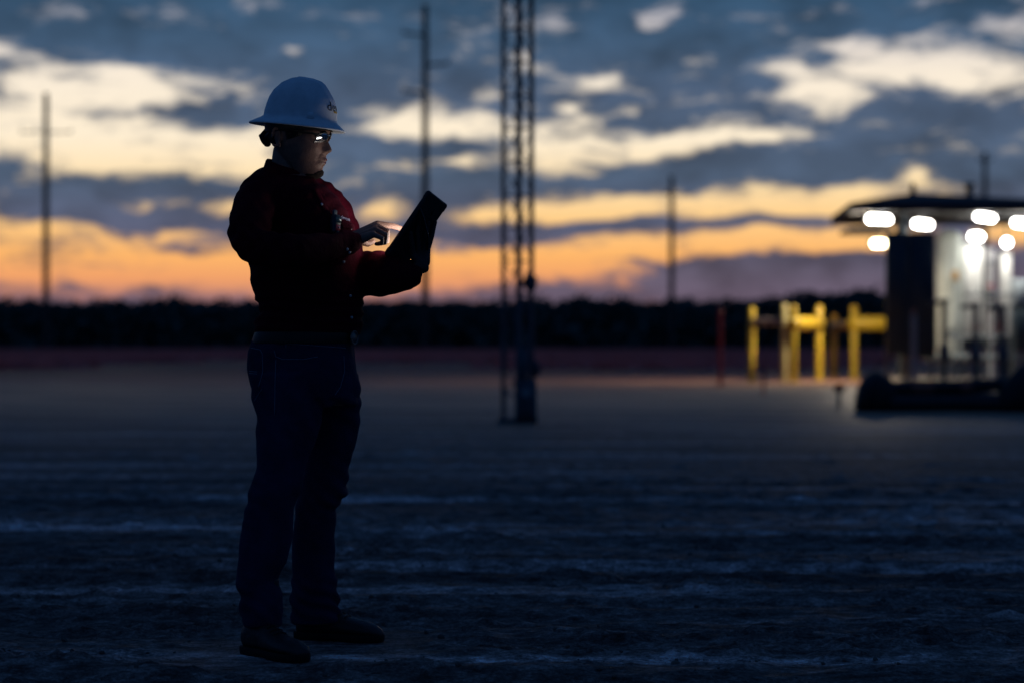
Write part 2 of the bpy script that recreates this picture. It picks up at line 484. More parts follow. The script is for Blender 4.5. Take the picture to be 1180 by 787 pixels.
gv = mb.build('gravel', cm, smooth=False); tag(gv, 'loose dirt clods and pebbles scattered over the rutted ground', 'gravel', kind='stuff')

# ------------------------------------------------------------------ far brush and trees, one dark mass along the horizon
mb = MB(); rnd = random.Random(11)


def tree_top(x):
    h = 5.7 + (.5 if x < 8 else 1.0) * noise.noise(Vector((x * .06, 1, 0))) + (.45 if x < 8 else .9) * noise.noise(Vector((x * .22, 5, 0))) + .25 * noise.noise(Vector((x * .7, 8, 0)))
    if x > 12: h += .75 * math.exp(-((x - 34) / 11) ** 2)
    return h


for k in range(56000):
    x = rnd.uniform(-100, 100); y = 288 + 30 * rnd.random()
    top = tree_top(x) * (.8 + .2 * noise.noise(Vector((x * .3, y * .2, 3))) + .15)
    z = top * (1 - rnd.random() ** 1.0) if rnd.random() < .75 else top * rnd.uniform(.85, 1.03)
    s = rnd.uniform(.25, .55) if z > top * .7 else rnd.uniform(.5, 1.0)
    n = Vector((rnd.gauss(0, 1), rnd.gauss(0, 1), rnd.gauss(0, 1))).normalized()
    a = n.orthogonal().normalized() * s; c = n.cross(a) * rnd.uniform(.5, 1)
    p = Vector((x, y, z))
    mb.add([p - a - c * .4, p + a * .2 - c, p + a + c * .5, p - a * .3 + c], [(0, 1, 2, 3)])
tm = mat('brush_leaves', (.075, .12, .105), .85, .2, var=.4, vscale=.4)
tr = mb.build('treeline', tm, smooth=False, auto=False); tag(tr, 'low dark belt of brush and trees along the far horizon', 'treeline', kind='stuff')

# ------------------------------------------------------------------ red dry grass between the yard and the trees
mb = MB()
for k in range(52000):
    y = 44 + 236 * rnd.random() ** 1.15; x = rnd.uniform(-.27, .27) * y
    if y < 165 and .5 + .9 * noise.noise(Vector((x * .06, y * .06, 1))) > ((y - 40) / 115) ** 1.8 * 1.15: continue
    if x > -2 and y < 88: continue
    w_ = rnd.uniform(.15, .4); h_ = rnd.uniform(.12, .34) * min(1, .25 + (y - 44) / 80); a = rnd.gauss(0, .7)
    dx, dy = math.cos(a) * w_, math.sin(a) * w_
    p = Vector((x, y, 0)); ln = Vector((rnd.gauss(0, .08), rnd.gauss(0, .08), h_))
    mb.add([p - Vector((dx, dy, 0)), p + Vector((dx, dy, 0)), p + Vector((dx * .7, dy * .7, 0)) + ln, p + Vector((dx * .1, dy * .1, 0)) + ln * .7, p - Vector((dx * .6, dy * .6, 0)) + ln], [(0, 1, 2, 3, 4)])
gr_m = bpy.data.materials.new('red_grass'); gr_m.use_nodes = True
g_ = gr_m.node_tree; g_.nodes.clear(); go_ = g_.nodes.new('ShaderNodeOutputMaterial'); ga = g_.nodes.new('ShaderNodeBsdfTranslucent'); gb = g_.nodes.new('ShaderNodeBsdfDiffuse'); gx = g_.nodes.new('ShaderNodeMixShader')
ga.inputs[0].default_value = (.95, .30, .28, 1); gb.inputs[0].default_value = (.34, .12, .10, 1); gx.inputs[0].default_value = .2
g_.links.new(ga.outputs[0], gx.inputs[1]); g_.links.new(gb.outputs[0], gx.inputs[2]); g_.links.new(gx.outputs[0], go_.inputs[0])
gs_ = mb.build('grass', gr_m, smooth=False, auto=False); tag(gs_, 'belt of short reddish dry grass beyond the bare yard', 'grass', kind='stuff')

# ------------------------------------------------------------------ utility poles
wood = mat('pole_wood', (.09, .075, .065), .9, .2, var=.3, vscale=3)
ceram = mat('insulator_grey', (.18, .2, .22), .4)
steel = mat('galvanised_steel', (.22, .25, .27), .55, .5, metal=.6, var=.25, vscale=6)
dsteel = mat('dark_steel', (.08, .10, .12), .6, .4, metal=.3, var=.3, vscale=5)


def pole(px, ytop, d, w, arms, label):
    base = at(px, 0, d); base.z = 0
    h = at(px, ytop, d).z
    r = empty('utility_pole', base); tag(r, label, 'utility pole', 'utility poles on the horizon')
    MB().tube([base + Vector((0, 0, -.3)), base + Vector((0, 0, h * .5)), base + Vector((0, 0, h))], [w * .56, w * .5, w * .42], 14, roundcap=False).build('pole', wood, r)
    for (dx0, dx1, yy, dy) in arms:
        z = at(px, yy, d).z
        a = base + Vector((dx0, 0, z)); c = base + Vector((dx1, 0, z + dy))
        ar = MB().tube([a, c], w * (.11 if dx0 else .2), 8, roundcap=False).build('crossarm', wood, r)
        ends = (dx1,) if dx0 * dx1 >= 0 else (dx0 * .95, dx1 * .95, dx0 * .45)
        for e in ends:
            zz = z + (dy * (e / dx1 if dx1 else 0) if dx0 * dx1 >= 0 else 0)
            q = base + Vector((e, 0, zz + w * .2))
            MB().tube([q, q + Vector((0, 0, .1)), q + Vector((0, 0, .22)), q + Vector((0, 0, .32))], [.05, .12, .1, .05], 8, roundcap=False).build('insulator', ceram, ar)
    return r


pole(490, 6, 282, .82, [(0, -2.6, 41, .3), (0, 2.8, 76, .3), (0, -2.6, 108, .3)], 'tall utility pole with staggered side arms, rising behind the held tablet')
pole(53, 108, 280, .74, [(-3.0, 3.0, 153, 0)], 'utility pole with one level crossarm, against the orange sky far left of the man')
pole(774, 203, 278, .62, [(-.8, 2.4, 224, 0)], 'shorter distant utility pole between the lattice mast and the yellow barriers')
pole(1135, 176, 276, .62, [(-.8, .8, 186, 0)], 'thin utility pole rising above the roof of the lit shelter')

# ------------------------------------------------------------------ lattice mast
MD = 30.6
mast = empty('lattice_mast', (at(598, 487, MD).x, MD, 0)); tag(mast, 'tall slim triangular lattice mast with a control box near its foot', 'mast')
legs = [Vector((at(580, 0, MD + .12).x, MD + .12, 0)), Vector((at(598, 0, MD - .16).x, MD - .16, 0)), Vector((at(612.5, 0, MD + .05).x, MD + .05, 0))]
TOP = 7.6
for q, rr in zip(legs, (.029, .039, .033)):
    MB().tube([q + Vector((0, 0, .02)), q + Vector((0, 0, TOP))], rr, 10, roundcap=False).build('leg', dsteel, mast)
br = MB(); z = .35; k = 0
while z < TOP - .5:
    for i in range(3):
        a, c = legs[i], legs[(i + 1) % 3]
        br.tube([a + Vector((0, 0, z)), c + Vector((0, 0, z))], .009, 6, roundcap=False)
        s, e = (a, c) if k % 2 else (c, a)
        br.tube([s + Vector((0, 0, z)), e + Vector((0, 0, z + .42))], .008, 6, roundcap=False)
    z += .42; k += 1
br.build('bracing', dsteel, mast)
ctr = sum(legs, Vector()) / 3
MB().box((ctr.x, MD, .03), (.5, .5, .05), bev=.01).build('base_plate', dsteel, mast)
red_m = mat('red_reflector', (.35, .02, .015), .4)
bx = MB().box((at(606, 0, MD - .22).x, MD - .22, .30), (.27, .16, .5), bev=.015).build('winch_housing', dsteel, mast)
MB().tube([at(606, 452, MD - .36), at(606, 452, MD - .30)], .06, 12, roundcap=False).build('winch_drum', steel, bx)
cb = MB().box(at(602, 419, MD - .25), (.15, .12, .40), bev=.012).build('control_box', dsteel, mast)
MB().box(at(602, 419, MD - .315), (.12, .012, .35), bev=.004).build('door', dsteel, cb)
jb = MB().box(at(616, 425, MD - .1), (.11, .12, .2), bev=.012).build('junction_box', dsteel, mast)
MB().tube([at(621.5, 425, MD - .16), at(623, 425, MD - .16)], .045, 12, roundcap=False).build('reflector', red_m, jb)
lb = MB(); p = at(611.5, 326, MD)
lb.tube([p + Vector((0, -.02, -.13)), p + Vector((0, -.02, -.06)), p + Vector((0, -.02, .06)), p + Vector((0, -.02, .1))], [.03, .075, .085, .04], 12)
lb.box(p + Vector((-.09, -.02, 0)), (.1, .07, .06), bev=.01)
lb.build('beacon', dsteel, mast)

# ------------------------------------------------------------------ yellow pipe barriers
yel = mat('yellow_paint', (.55, .37, .012), .45, .5, var=.12, vscale=5, coat=.2)
yel2 = mat('orange_yellow_paint', (.66, .34, .012), .45, .5, var=.12, vscale=5)
ypale = mat('pale_worn_paint', (.50, .42, .17), .6, .4, var=.25, vscale=3)
greyp = mat('bare_pipe', (.20, .16, .15), .6, .4, var=.3, vscale=3)
bark = mat('dirty_yellow_paint', (.62, .43, .04), .65, .3, var=.3, vscale=4)


def post_mb(px, ytop, d, w, bev=True):
    base = at(px, 0, d); base.z = 0; h = at(px, ytop, d).z
    r = w / 2
    m = MB().tube([base + Vector((0, 0, -.1)), base + Vector((0, 0, h - r * .55)), base + Vector((0, 0, h - r * .2)), base + Vector((0, 0, h))], [r, r, r * .78, r * .25], 18, roundcap=False)
    m.tube([base + Vector((0, 0, .004)), base + Vector((0, 0, .03))], [r * 1.6, r * 1.5], 18, roundcap=False)
    return m


def rail(pxa, ya, da, pxb, yb, db, w):
    return MB().tube([at(pxa, ya, da), at(pxb, yb, db)], w / 2, 16)


def barrier(label, posts, rails):
    b0 = at(posts[0][0], 0, posts[0][2]); b0.z = 0
    r = empty('pipe_barrier', b0); tag(r, label, 'barrier', 'pipe barriers beside the shelter')
    for (px, yt, d, w, m) in posts: post_mb(px, yt, d, w).build('post', m, r)
    for (a, m) in rails: rail(*a).build('rail', m, r)


barrier('pipe barrier with a dark bare rail between a yellow post and a pale post', [(866, 354, 62.0, .18, bark), (903.5, 350, 61.4, .17, ypale)],
        [((866, 371, 62.0, 903, 371, 61.4, .19), greyp)])
barrier('all-yellow pipe barrier of two posts joined by one short rail', [(914, 352, 61.0, .18, yel), (944, 352, 64.5, .19, yel)],
        [((914, 373, 61.0, 944, 373, 64.5, .34), yel)])
barrier('yellow pipe barrier with a thick rail jutting out towards the dark panels', [(961, 362, 69.5, .21, yel2), (984, 352, 66.5, .19, yel)],
        [((961, 376, 69.5, 984, 375, 66.5, .28), yel2), ((984, 373, 66.5, 1017, 373, 66.5, .40), yel)])

redp = mat('red_marker_paint', (.55, .03, .03), .5)


def marker(px, ytop, d, w, label):
    base = at(px, 0, d); base.z = 0; h = at(px, ytop, d).z
    r = empty('marker_post', base); tag(r, label, 'marker post')
    MB().tube([base + Vector((0, 0, -.05)), base + Vector((0, 0, h * .9))], w / 2, 10, roundcap=False).build('post', redp, r)
    MB().tube([base + Vector((0, 0, h * .9)), base + Vector((0, 0, h))], [w * .72, w * .5], 10).build('cap', redp, r)


marker(830, 356, 56, .10, 'slender red marker post standing alone left of the yellow barriers')
marker(880, 424, 46, .045, 'short thin red stake in the ground below the dark rail of the barrier')
st = empty('ground_valve', (at(967, 0, 38).x, 38, 0)); tag(st, 'small capped valve stub on the ground beside the rounded tarp bundle', 'valve')
b0 = st.location.copy()
MB().tube([b0, b0 + Vector((0, 0, .24))], .03, 10, roundcap=False).build('stem', dsteel, st)
MB().tube([b0 + Vector((0, 0, .24)), b0 + Vector((0, 0, .32)), b0 + Vector((0, 0, .36))], [.09, .08, .04], 12, roundcap=False).build('cap', mat('rust_paint', (.14, .04, .03), .7, var=.3), st)

# ------------------------------------------------------------------ lit canopy shelter
BD = 63.0
panel_m = mat('dark_panel', (.022, .045, .062), .6, .4, var=.2, vscale=2)
roof_m = mat('dark_roof_sheet', (.035, .035, .04), .7, .3, var=.2, vscale=2)
white = mat('white_enamel', (.72, .73, .72), .5, .4, var=.12, vscale=3)
offw = mat('grey_green_enamel', (.46, .50, .47), .55, .4, var=.12, vscale=2)
lampw = mat('lamp_lens_white', (.8, .8, .8), .3, emit=(1, .97, .90), estr=30)
lampy = mat('lamp_lens_warm', (.8, .8, .7), .3, emit=(1, .86, .55), estr=24)
fix_m = mat('lamp_housing', (.08, .08, .08), .5, metal=.4)
base = at(1085, 0, BD); base.z = 0
sh = empty('canopy_shelter', base); tag(sh, 'open equipment shelter with a dark low-pitched roof over white lit machinery', 'shelter')
ez = at(0, 243, 64).z
corners = [at(980, 0, 60.5), at(1290, 0, 60.5), at(1275, 0, 67.5), at(958, 0, 67.5)]
for c in corners: c.z = ez
apex = at(1052, 223, 63.6)
rf = MB()
up_ = [c.copy() for c in corners]; lo = [c - Vector((0, 0, .22)) for c in corners]
rf.add(lo + up_ + [apex], [(0, 1, 5, 4), (1, 2, 6, 5), (2, 3, 7, 6), (3, 0, 4, 7), (4, 5, 8), (5, 6, 8), (6, 7, 8), (7, 4, 8), (3, 2, 1, 0)])
ro = rf.build('roof', roof_m, sh, smooth=False)
MB().tube([apex - Vector((0, 0, .1)), apex + Vector((0, 0, .2)), apex + Vector((0, 0, .28))], [.09, .07, .02], 10, roundcap=False).build('finial', roof_m, ro)
q = at(1117, 226, 63.5)
mbv = MB().tube([q - Vector((0, 0, .2)), q + Vector((0, 0, .25))], .09, 12, roundcap=False)
mbv.tube([q + Vector((0, 0, .25)), q + Vector((0, 0, .34))], [.16, .12], 12, roundcap=False); mbv.build('roof_vent', roof_m, ro)
MB().box(((at(1002, 0, 62.5).x), 63.3, at(0, 267, 63.3).z), (1.0, 2.4, .10), bev=.01).build('awning', roof_m, sh, smooth=False)
for px, d in ((1043, 61.2), (1262, 61.2), (1036, 66.8), (1262, 66.8)):
    c = at(px, 0, d)
    MB().box((c.x, d, (ez - .22) / 2), (.15, .15, ez - .22 - .004), bev=.01).build('column', dsteel, sh)
slab = MB().box((at(1150, 0, 64).x, 64.2, .035), (6.4, 6.6, .07), bev=.01).build('slab', mat('concrete', (.33, .29, .24), .85, var=.25, vscale=1.5), sh)


def lamp(px, py_, d, w, h, m, tilt=0.0, label=None, watts=40, aim=(0, 0, -1), tint=(1, .93, .82)):
    p = at(px, py_, d)
    r = empty('floodlight', p); tag(r, label, 'light', 'lights of the shelter')
    rot = Matrix.Rotation(tilt, 3, 'Y')
    MB().box(p + Vector((0, h / 2 + .05, .02)), (w * 1.12, .09, h * 1.1), bev=.015, rot=rot).build('housing', fix_m, r)
    ax = rot @ Vector((max(w - h, .01) / 2, 0, 0))
    MB().tube([p - ax + Vector((0, -.02, 0)), p + ax + Vector((0, -.02, 0))], h / 2, 16).build('lens', m, r)
    ld = bpy.data.lights.new('flood', 'AREA'); ld.shape = 'RECTANGLE'; ld.size = w; ld.size_y = h; ld.energy = watts; ld.color = tint
    lo_ = bpy.data.objects.new('flood', ld); COL.objects.link(lo_)
    lo_.location = p + Vector(aim).normalized() * .2; lo_.rotation_euler = Vector(aim).to_track_quat('-Z', 'Y').to_euler()
    lo_.parent = r; lo_.matrix_parent_inverse = chain(r).inverted()
    MB().tube([p + Vector((0, .07, .04)), Vector((p.x, p.y + .07, ez - .21))], .02, 8, roundcap=False).build('bracket', fix_m, r)
    return r


lamp(1013, 253, 60.9, .60, .17, lampw, .04, 'white strip light under the left eave, above the warm light', watts=330, aim=(-.95, -.2, -.28), tint=(1, .84, .62))
lamp(1013, 281, 61.9, .40, .17, lampy, 0, 'warm white light below the awning at the left end of the shelter', watts=170, aim=(-.45, .6, -.6), tint=(1, .8, .55))
lamp(1063, 259, 60.8, .48, .17, lampw, .08, 'white strip light over the second dark panel', watts=25, aim=(.1, .5, -.8))
lamp(1135, 251, 60.9, .50, .15, lampw, .12, 'slanted white strip light under the front eave, right of the middle', watts=16, aim=(0, .7, -.7))
lamp(1178, 258, 61.3, .5, .17, lampw, .1, 'white strip light under the eave, cut by the edge of the photo', watts=16, aim=(0, .5, -.8))
lamp(1125, 273, 63.4, .36, .17, lampw, 0, 'white floodlight glaring on top of the white cabinet', watts=6, aim=(0, -.15, -1))
lamp(1160, 280, 63.6, .20, .2, lampw, 0, 'small roundish white light over the narrow white column', watts=6, aim=(0, -.1, -1))

# control panel board: two tall dark boards on legs
cp = empty('control_panel', (at(1049, 0, 60.6).x, 60.6, 0)); tag(cp, 'pair of tall dark panel boards on steel legs at the shelter front', 'panel board')
for (a, c, yb) in ((1020.5, 1046.8, 409), (1047.4, 1077.5, 412)):
    p0 = at(a, 268, 60.6); p1 = at(c, yb, 60.6)
    bo = MB().box(((p0.x + p1.x) / 2, 60.6, (p0.z + p1.z) / 2), (p1.x - p0.x, .16, p0.z - p1.z), bev=.02).build('board', panel_m, cp)
    MB().box(((p0.x + p1.x) / 2, 60.51, (p0.z + p1.z) / 2 + .3), ((p1.x - p0.x) * .8, .02, (p0.z - p1.z) * .6), bev=.008).build('door', panel_m, bo)
    for px in (a + 3, c - 3):
        x = at(px, 0, 60.62).x
        MB().box((x, 60.72, p0.z / 2), (.06, .06, p0.z - .01), bev=.006).build('leg', dsteel, cp)

# white equipment under the roof
tk = empty('storage_tank', (at(1094, 0, 63.6).x, 63.6, .07)); tag(tk, 'grey-green upright tank beside the dark panels under the roof', 'tank')
b0 = tk.location.copy(); hgt = at(0, 266, 63.6).z
MB().tube([b0 + Vector((0, 0, .45)), b0 + Vector((0, 0, .55)), b0 + Vector((0, 0, hgt - .3)), b0 + Vector((0, 0, hgt - .15)), b0 + Vector((0, 0, hgt - .05))], [.2, .34, .34, .28, .1], 28, roundcap=False).build('shell', offw, tk)
for a in range(3):
    an = a * 2.1 + .4
    v_ = Vector((math.cos(an) * .27, math.sin(an) * .27, 0))
    MB().tube([b0 + v_, b0 + v_ + Vector((0, 0, .62))], .035, 8, roundcap=False).build('leg', dsteel, tk)
MB().tube([b0 + Vector((0, -.34, 1.2)), b0 + Vector((0, -.42, 1.2))], .1, 14, roundcap=False).build('flange', steel, tk)


def cabinet(px0, px1, y0, y1, d, m, label, gap=True):
    p0 = at(px0, y0, d); p1 = at(px1, y1, d); cx_ = (p0.x + p1.x) / 2; w_ = p1.x - p0.x
    r = empty('equipment_cabinet', (cx_, d, .07)); tag(r, label, 'cabinet', 'cabinets under the shelter roof')
    bd = MB().box((cx_, d, (p0.z + p1.z) / 2), (w_, .45, p0.z - p1.z), bev=.02).build('body', m, r)
    dr = MB().box((cx_, d - .235, (p0.z + p1.z) / 2), (w_ * .86, .02, (p0.z - p1.z) * .9), bev=.006).build('door', m, r)
    MB().box((cx_ + w_ * .3, d - .255, (p0.z + p1.z) / 2), (.04, .03, .18), bev=.006).build('handle', dsteel, dr)
    for s in (-1, 1):
        MB().box((cx_ + s * w_ * .36, d, (p1.z + .07) / 2), (.07, .3, p1.z - .074), bev=.006).build('leg', dsteel, r)


cabinet(1109, 1131, 282, 390, 63.9, white, 'white cabinet below the glaring floodlight, brightest under the roof')
cabinet(1151, 1164, 290, 392, 64.2, white, 'narrow white cabinet below the small roundish light')
cabinet(1165.5, 1184, 322, 352, 62.0, mat('pale_blue_enamel', (.40, .46, .5), .5, var=.1), 'pale blue box on tall legs at the right edge of the photo')
cabinet(1168, 1190, 356, 404, 61.4, panel_m, 'black box below the pale blue one at the right edge')
vp = empty('vent_pipe', (at(1141, 0, 63.8).x, 63.8, .07)); tag(vp, 'grey vertical pipe standing between the two white cabinets', 'pipe')
b0 = vp.location.copy()
MB().tube([b0, b0 + Vector((0, 0, 3.4))], .11, 14, roundcap=False).build('pipe', mat('grey_pipe_paint', (.42, .42, .44), .5, var=.15), vp)
for z in (.8, 1.9, 3.0): MB().tube([b0 + Vector((0, 0, z)), b0 + Vector((0, 0, z + .07))], .17, 16, roundcap=False).build('flange', steel, vp)


mf = empty('pipe_manifold', (at(1122, 0, 62.6).x, 62.6, .07)); tag(mf, 'grey pipe manifold with valves running in front of the white cabinets', 'manifold')
b0 = mf.location.copy()
for z, x0, x1, rr in ((.55, -1.3, 1.2, .07), (1.05, -.7, 1.25, .05), (2.15, -.2, 1.2, .04)):
    MB().tube([b0 + Vector((x0, 0, z)), b0 + Vector((x1, 0, z))], rr, 12).build('pipe', steel, mf)
for x in (-1.1, -.45, .35, 1.0):
    MB().tube([b0 + Vector((x, .02, 0)), b0 + Vector((x, .02, 1.0 if x < .9 else 2.1))], .04, 10, roundcap=False).build('riser', dsteel, mf)
for x, z in ((-.75, .55), (.05, .55), (.05, 1.05), (.7, 1.05), (.45, 2.15)):
    v_ = MB().tube([b0 + Vector((x - .11, 0, z)), b0 + Vector((x - .09, 0, z)), b0 + Vector((x + .09, 0, z)), b0 + Vector((x + .11, 0, z))], [.06, .115, .115, .06], 14, roundcap=False).build('valve', dsteel, mf)
    MB().tube([b0 + Vector((x, 0, z + .1)), b0 + Vector((x, 0, z + .24))], .02, 8, roundcap=False).tube([b0 + Vector((x + .1 * math.cos(a), .1 * math.sin(a), z + .25)) for a in [i * math.pi / 6 for i in range(13)]], .014, 6, roundcap=False).build('handwheel', redp, v_)
jbx = empty('junction_box', at(1101, 318, 62.9)); tag(jbx, 'small orange-tan junction box fixed low on the grey-green tank', 'junction box')
q = jbx.location.copy(); tan_m = mat('tan_enamel', (.45, .27, .10), .5, var=.15)
MB().box(q, (.16, .12, .26), bev=.015).build('box', tan_m, jbx)
MB().tube([q + Vector((0, .02, -.13)), q + Vector((0, .02, -1.3))], .02, 8, roundcap=False).build('conduit', steel, jbx)


def valve_stand(px, ytop, d, label):
    base = at(px, 0, d); base.z = 0; h = at(px, ytop, d).z
    r = empty('valve_stand', base); tag(r, label, 'valve stand', 'dark valve stands before the shelter')
    MB().tube([base, base + Vector((0, 0, h))], .075, 12, roundcap=False).build('stem', dsteel, r)
    MB().tube([base + Vector((0, 0, h * .28)), base + Vector((0, 0, h * .31)), base + Vector((0, 0, h * .45)), base + Vector((0, 0, h * .5))], [.08, .14, .13, .08], 14, roundcap=False).build('valve_body', dsteel, r)
    MB().tube([base + Vector((0, 0, .004)), base + Vector((0, 0, .05))], .17, 16, roundcap=False).build('base_flange', dsteel, r)
    MB().tube([base + Vector((-.3, 0, h - .04)), base + Vector((.07, 0, h + .02))], .06, 10).build('lever', dsteel, r)
    return r


valve_stand(1088, 348, 58.3, 'dark valve stand in front of the grey-green tank')
valve_stand(1124, 352, 58.0, 'dark valve stand in front of the brightest white cabinet')
valve_stand(1156, 354, 57.6, 'dark valve stand in front of the narrow white cabinet')
gp = empty('guard_post', (at(1053, 0, 57.6).x, 57.6, 0)); tag(gp, 'thin grey post with a rusty top before the second dark panel', 'post')
b0 = gp.location.copy(); h = at(0, 357, 57.6).z
MB().tube([b0, b0 + Vector((0, 0, h - .1))], .07, 12, roundcap=False).build('post', mat('grey_post_paint', (.30, .32, .32), .6, var=.2), gp)
MB().tube([b0 + Vector((0, 0, h - .1)), b0 + Vector((0, 0, h))], [.072, .04], 12).build('cap', mat('rusty_cap', (.25, .1, .06), .7, var=.3), gp)

# ------------------------------------------------------------------ black tarp bundle and hoses on the ground
TD = 35.4
tarp_m = mat('black_tarp', (.012, .013, .018), .6, .35, var=.3, vscale=4, bump=.5, bscale=6)
hose_m = mat('black_hose', (.016, .017, .022), .45, .4, var=.25, vscale=6)
str_m = mat('orange_strap', (.34, .10, .07), .7, var=.2)


def bundle(prof, label, d):
    c0 = at(prof[len(prof) // 2][0], 0, d); c0.z = 0
    r = empty('tarp_bundle', c0); tag(r, label, 'tarp bundle', 'black bundles before the shelter')
    rings = []
    for (px, yt, hd) in prof:
        c = at(px, yt, d); x = c.x; zt = c.z; ring = []
        for q_ in range(36):
            a = 2 * math.pi * q_ / 36; ca, sa = math.cos(a), math.sin(a)
            wv = 1 + .10 * noise.noise(Vector((x * 3.2, ca * 1.8, sa * 1.8))) + .05 * noise.noise(Vector((x * 9, ca * 4, sa * 4)))
            ring.append(Vector((x, d + hd * ca * wv, max(-.01, zt * .46 + zt * .54 * sa * (wv if sa > 0 else 1)))))
        rings.append(ring)
    MB().loft(rings).build('tarp', tarp_m, r, auto=False)
    m = MB(); px, yt, hd = prof[len(prof) // 2]; c = at(px, yt, d)
    m.tube([Vector((c.x + .02 * math.sin(3 * a), d + hd * 1.04 * math.cos(a), max(.01, c.z * .46 + c.z * .555 * math.sin(a)))) for a in [2 * math.pi * k / 30 for k in range(31)]], .012, 6, roundcap=False)
    m.build('rope', dark_rope, r)


dark_rope = mat('dark_rope', (.05, .05, .05), .8)
bundle([(985.5, 462, .10), (987, 452, .2), (990, 442, .27), (996, 434, .32), (1003, 429, .34), (1010, 427.5, .34), (1017, 429.5, .33), (1024, 434, .29), (1030, 440, .23), (1035, 448, .15), (1037, 458, .08)],
       'rounded black tarp bundle, left end of the dark heap before the shelter', TD)
bundle([(1150, 456, .1), (1154, 444, .24), (1162, 434, .3), (1172, 424, .36), (1186, 416, .4), (1205, 415, .4), (1225, 420, .36), (1240, 432, .28), (1248, 450, .12)],
       'larger black tarp bundle cut by the right edge of the photo', TD - .3)


def hose(label, pts, rr, strap=()):
    c0 = Vector(pts[0]); r = empty('hose', (c0.x, c0.y, 0)); tag(r, label, 'hose', 'black hoses trailing right from the tarp bundle')
    b_ = MB().tube(pts, rr, 16).build('hose', hose_m, r)
    for k in strap:
        a, c = Vector(pts[k]), Vector(pts[k + 1])
        MB().tube([a.lerp(c, .15), a.lerp(c, .85)], rr * 1.05, 16, roundcap=False).build('strap', str_m, b_)


X = lambda px, d: at(px, 0, d).x
hose('thick black hose lying in front, on the ground', [(X(1030, TD - .2), TD - .22, .13), (X(1060, TD), TD - .26, .125), (X(1100, TD), TD - .2, .13), (X(1140, TD), TD - .28, .125), (X(1190, TD), TD - .45, .13)], .12)
hose('black hose lying behind the front one', [(X(1030, TD + .1), TD + .12, .14), (X(1080, TD), TD + .10, .135), (X(1130, TD), TD + .16, .14), (X(1230, TD), TD + .3, .135)], .13)
hose('uppermost black hose with orange bands on it', [(X(1028, TD), TD - .02, .33), (X(1044, TD), TD - .05, .345), (X(1080, TD), TD - .04, .35), (X(1103, TD), TD - .06, .355), (X(1121, TD), TD - .07, .37), (X(1160, TD), TD - .1, .40), (X(1190, TD), TD - .1, .44)], .105, (1, 3))

# ==================================================================== the man
BDIST = 8.05
shirt_m = mat('maroon_twill', (.058, .0024, .009), .85, .07, var=.25, vscale=14, bump=.35, bscale=90, sheen=.0)
skin_m = mat('skin', (.27, .142, .100), .48, .4, var=.22, vscale=45, bump=.22, bscale=300)
jean_m = mat('dark_denim', (.030, .024, .062), .85, .15, var=.35, vscale=9, bump=.4, bscale=160)
boot_m = mat('black_leather', (.026, .022, .024), .5, .35, var=.3, vscale=12, bump=.3, bscale=60)
sole_m = mat('boot_rubber', (.010, .010, .011), .75, .2)
hair_m = mat('black_hair', (.010, .008, .007), .6, .3, bump=.6, bscale=180)
beard_m = mat('beard', (.030, .020, .016), .8, .15, bump=.6, bscale=260)
belt_m = mat('belt_leather', (.015, .011, .009), .5, .3)
brass = mat('buckle_metal', (.16, .15, .14), .42, metal=.8)
snap_m = mat('pearl_snap', (.55, .55, .55), .3, .5)
stitch_m = mat('stitch_thread', (.16, .20, .26), .8)
hat_m = mat('white_shell', (.80, .82, .84), .34, .5, var=.10, vscale=26, bump=.05, bscale=40, coat=.3)
dark_pl = mat('black_plastic', (.012, .012, .013), .45, .4)


def hring(Lx, Rx, py_, d, hd, sq=2.3, n=56, shear=0.0):
    c = at((Lx + Rx) / 2, py_, d); a = (Rx - Lx) / 2 * d / F; out = []
    for j in range(n):
        th = 2 * math.pi * j / n
        ca, sa = math.cos(th), math.sin(th)
        x = a * math.copysign(abs(ca) ** (2 / sq), ca); y = hd * math.copysign(abs(sa) ** (2 / sq), sa)
        out.append(c + Vector((x + y * shear, y, 0)))
    return out


def shrink(rings, k):
    out = []
    for r in rings:
        c = sum(r, Vector()) / len(r); out.append([c + Vector(((p - c).x * k, (p - c).y * k, 0)) for p in r])
    return out


TORSO = [(203, 306, 360, .085), (209, 297, 366, .13), (215, 289, 374, .165), (222, 285, 384, .185), (232, 283, 392, .19), (245, 283, 400, .19), (260, 284, 407, .185), (280, 285, 413, .178),
         (300, 287, 416, .17), (325, 289, 418, .165), (345, 295, 418.5, .162), (357, 300, 418.5, .16), (366, 297, 418.3, .165), (373, 293, 418, .168), (380, 293.5, 417, .166), (386, 296, 412, .158)]
torso_r = [hring(l, r_, y, BDIST, hd) for (y, l, r_, hd) in TORSO]
R_ARM = [((306, 224, 7.93), .066), ((295, 233, 7.88), .070), ((290, 250, 7.81), .072), ((287, 268, 7.75), .070), ((289, 281.5, 7.71), .062), ((305, 288, 7.69), .059),
         ((340, 290, 7.70), .056), ((372, 286, 7.81), .047), ((392, 282, 7.89), .040), ((405, 280, 7.925), .036)]
L_ARM = [((376, 238, 8.18), .066), ((384, 245, 8.2), .066), ((391, 262, 8.23), .066), ((398, 290, 8.25), .064), ((406, 314, 8.21), .066), ((422, 315.5, 8.13), .074), ((438, 316, 8.03), .077),
         ((452, 317, 7.985), .066), ((464, 317.5, 7.97), .052), ((473, 317, 7.97), .043)]


def arm(mb_, spec, k=1.0, n=20, sq=1.0):
    mb_.tube([at(*p) for p, _ in spec], [r_ * k for _, r_ in spec], n, sq)


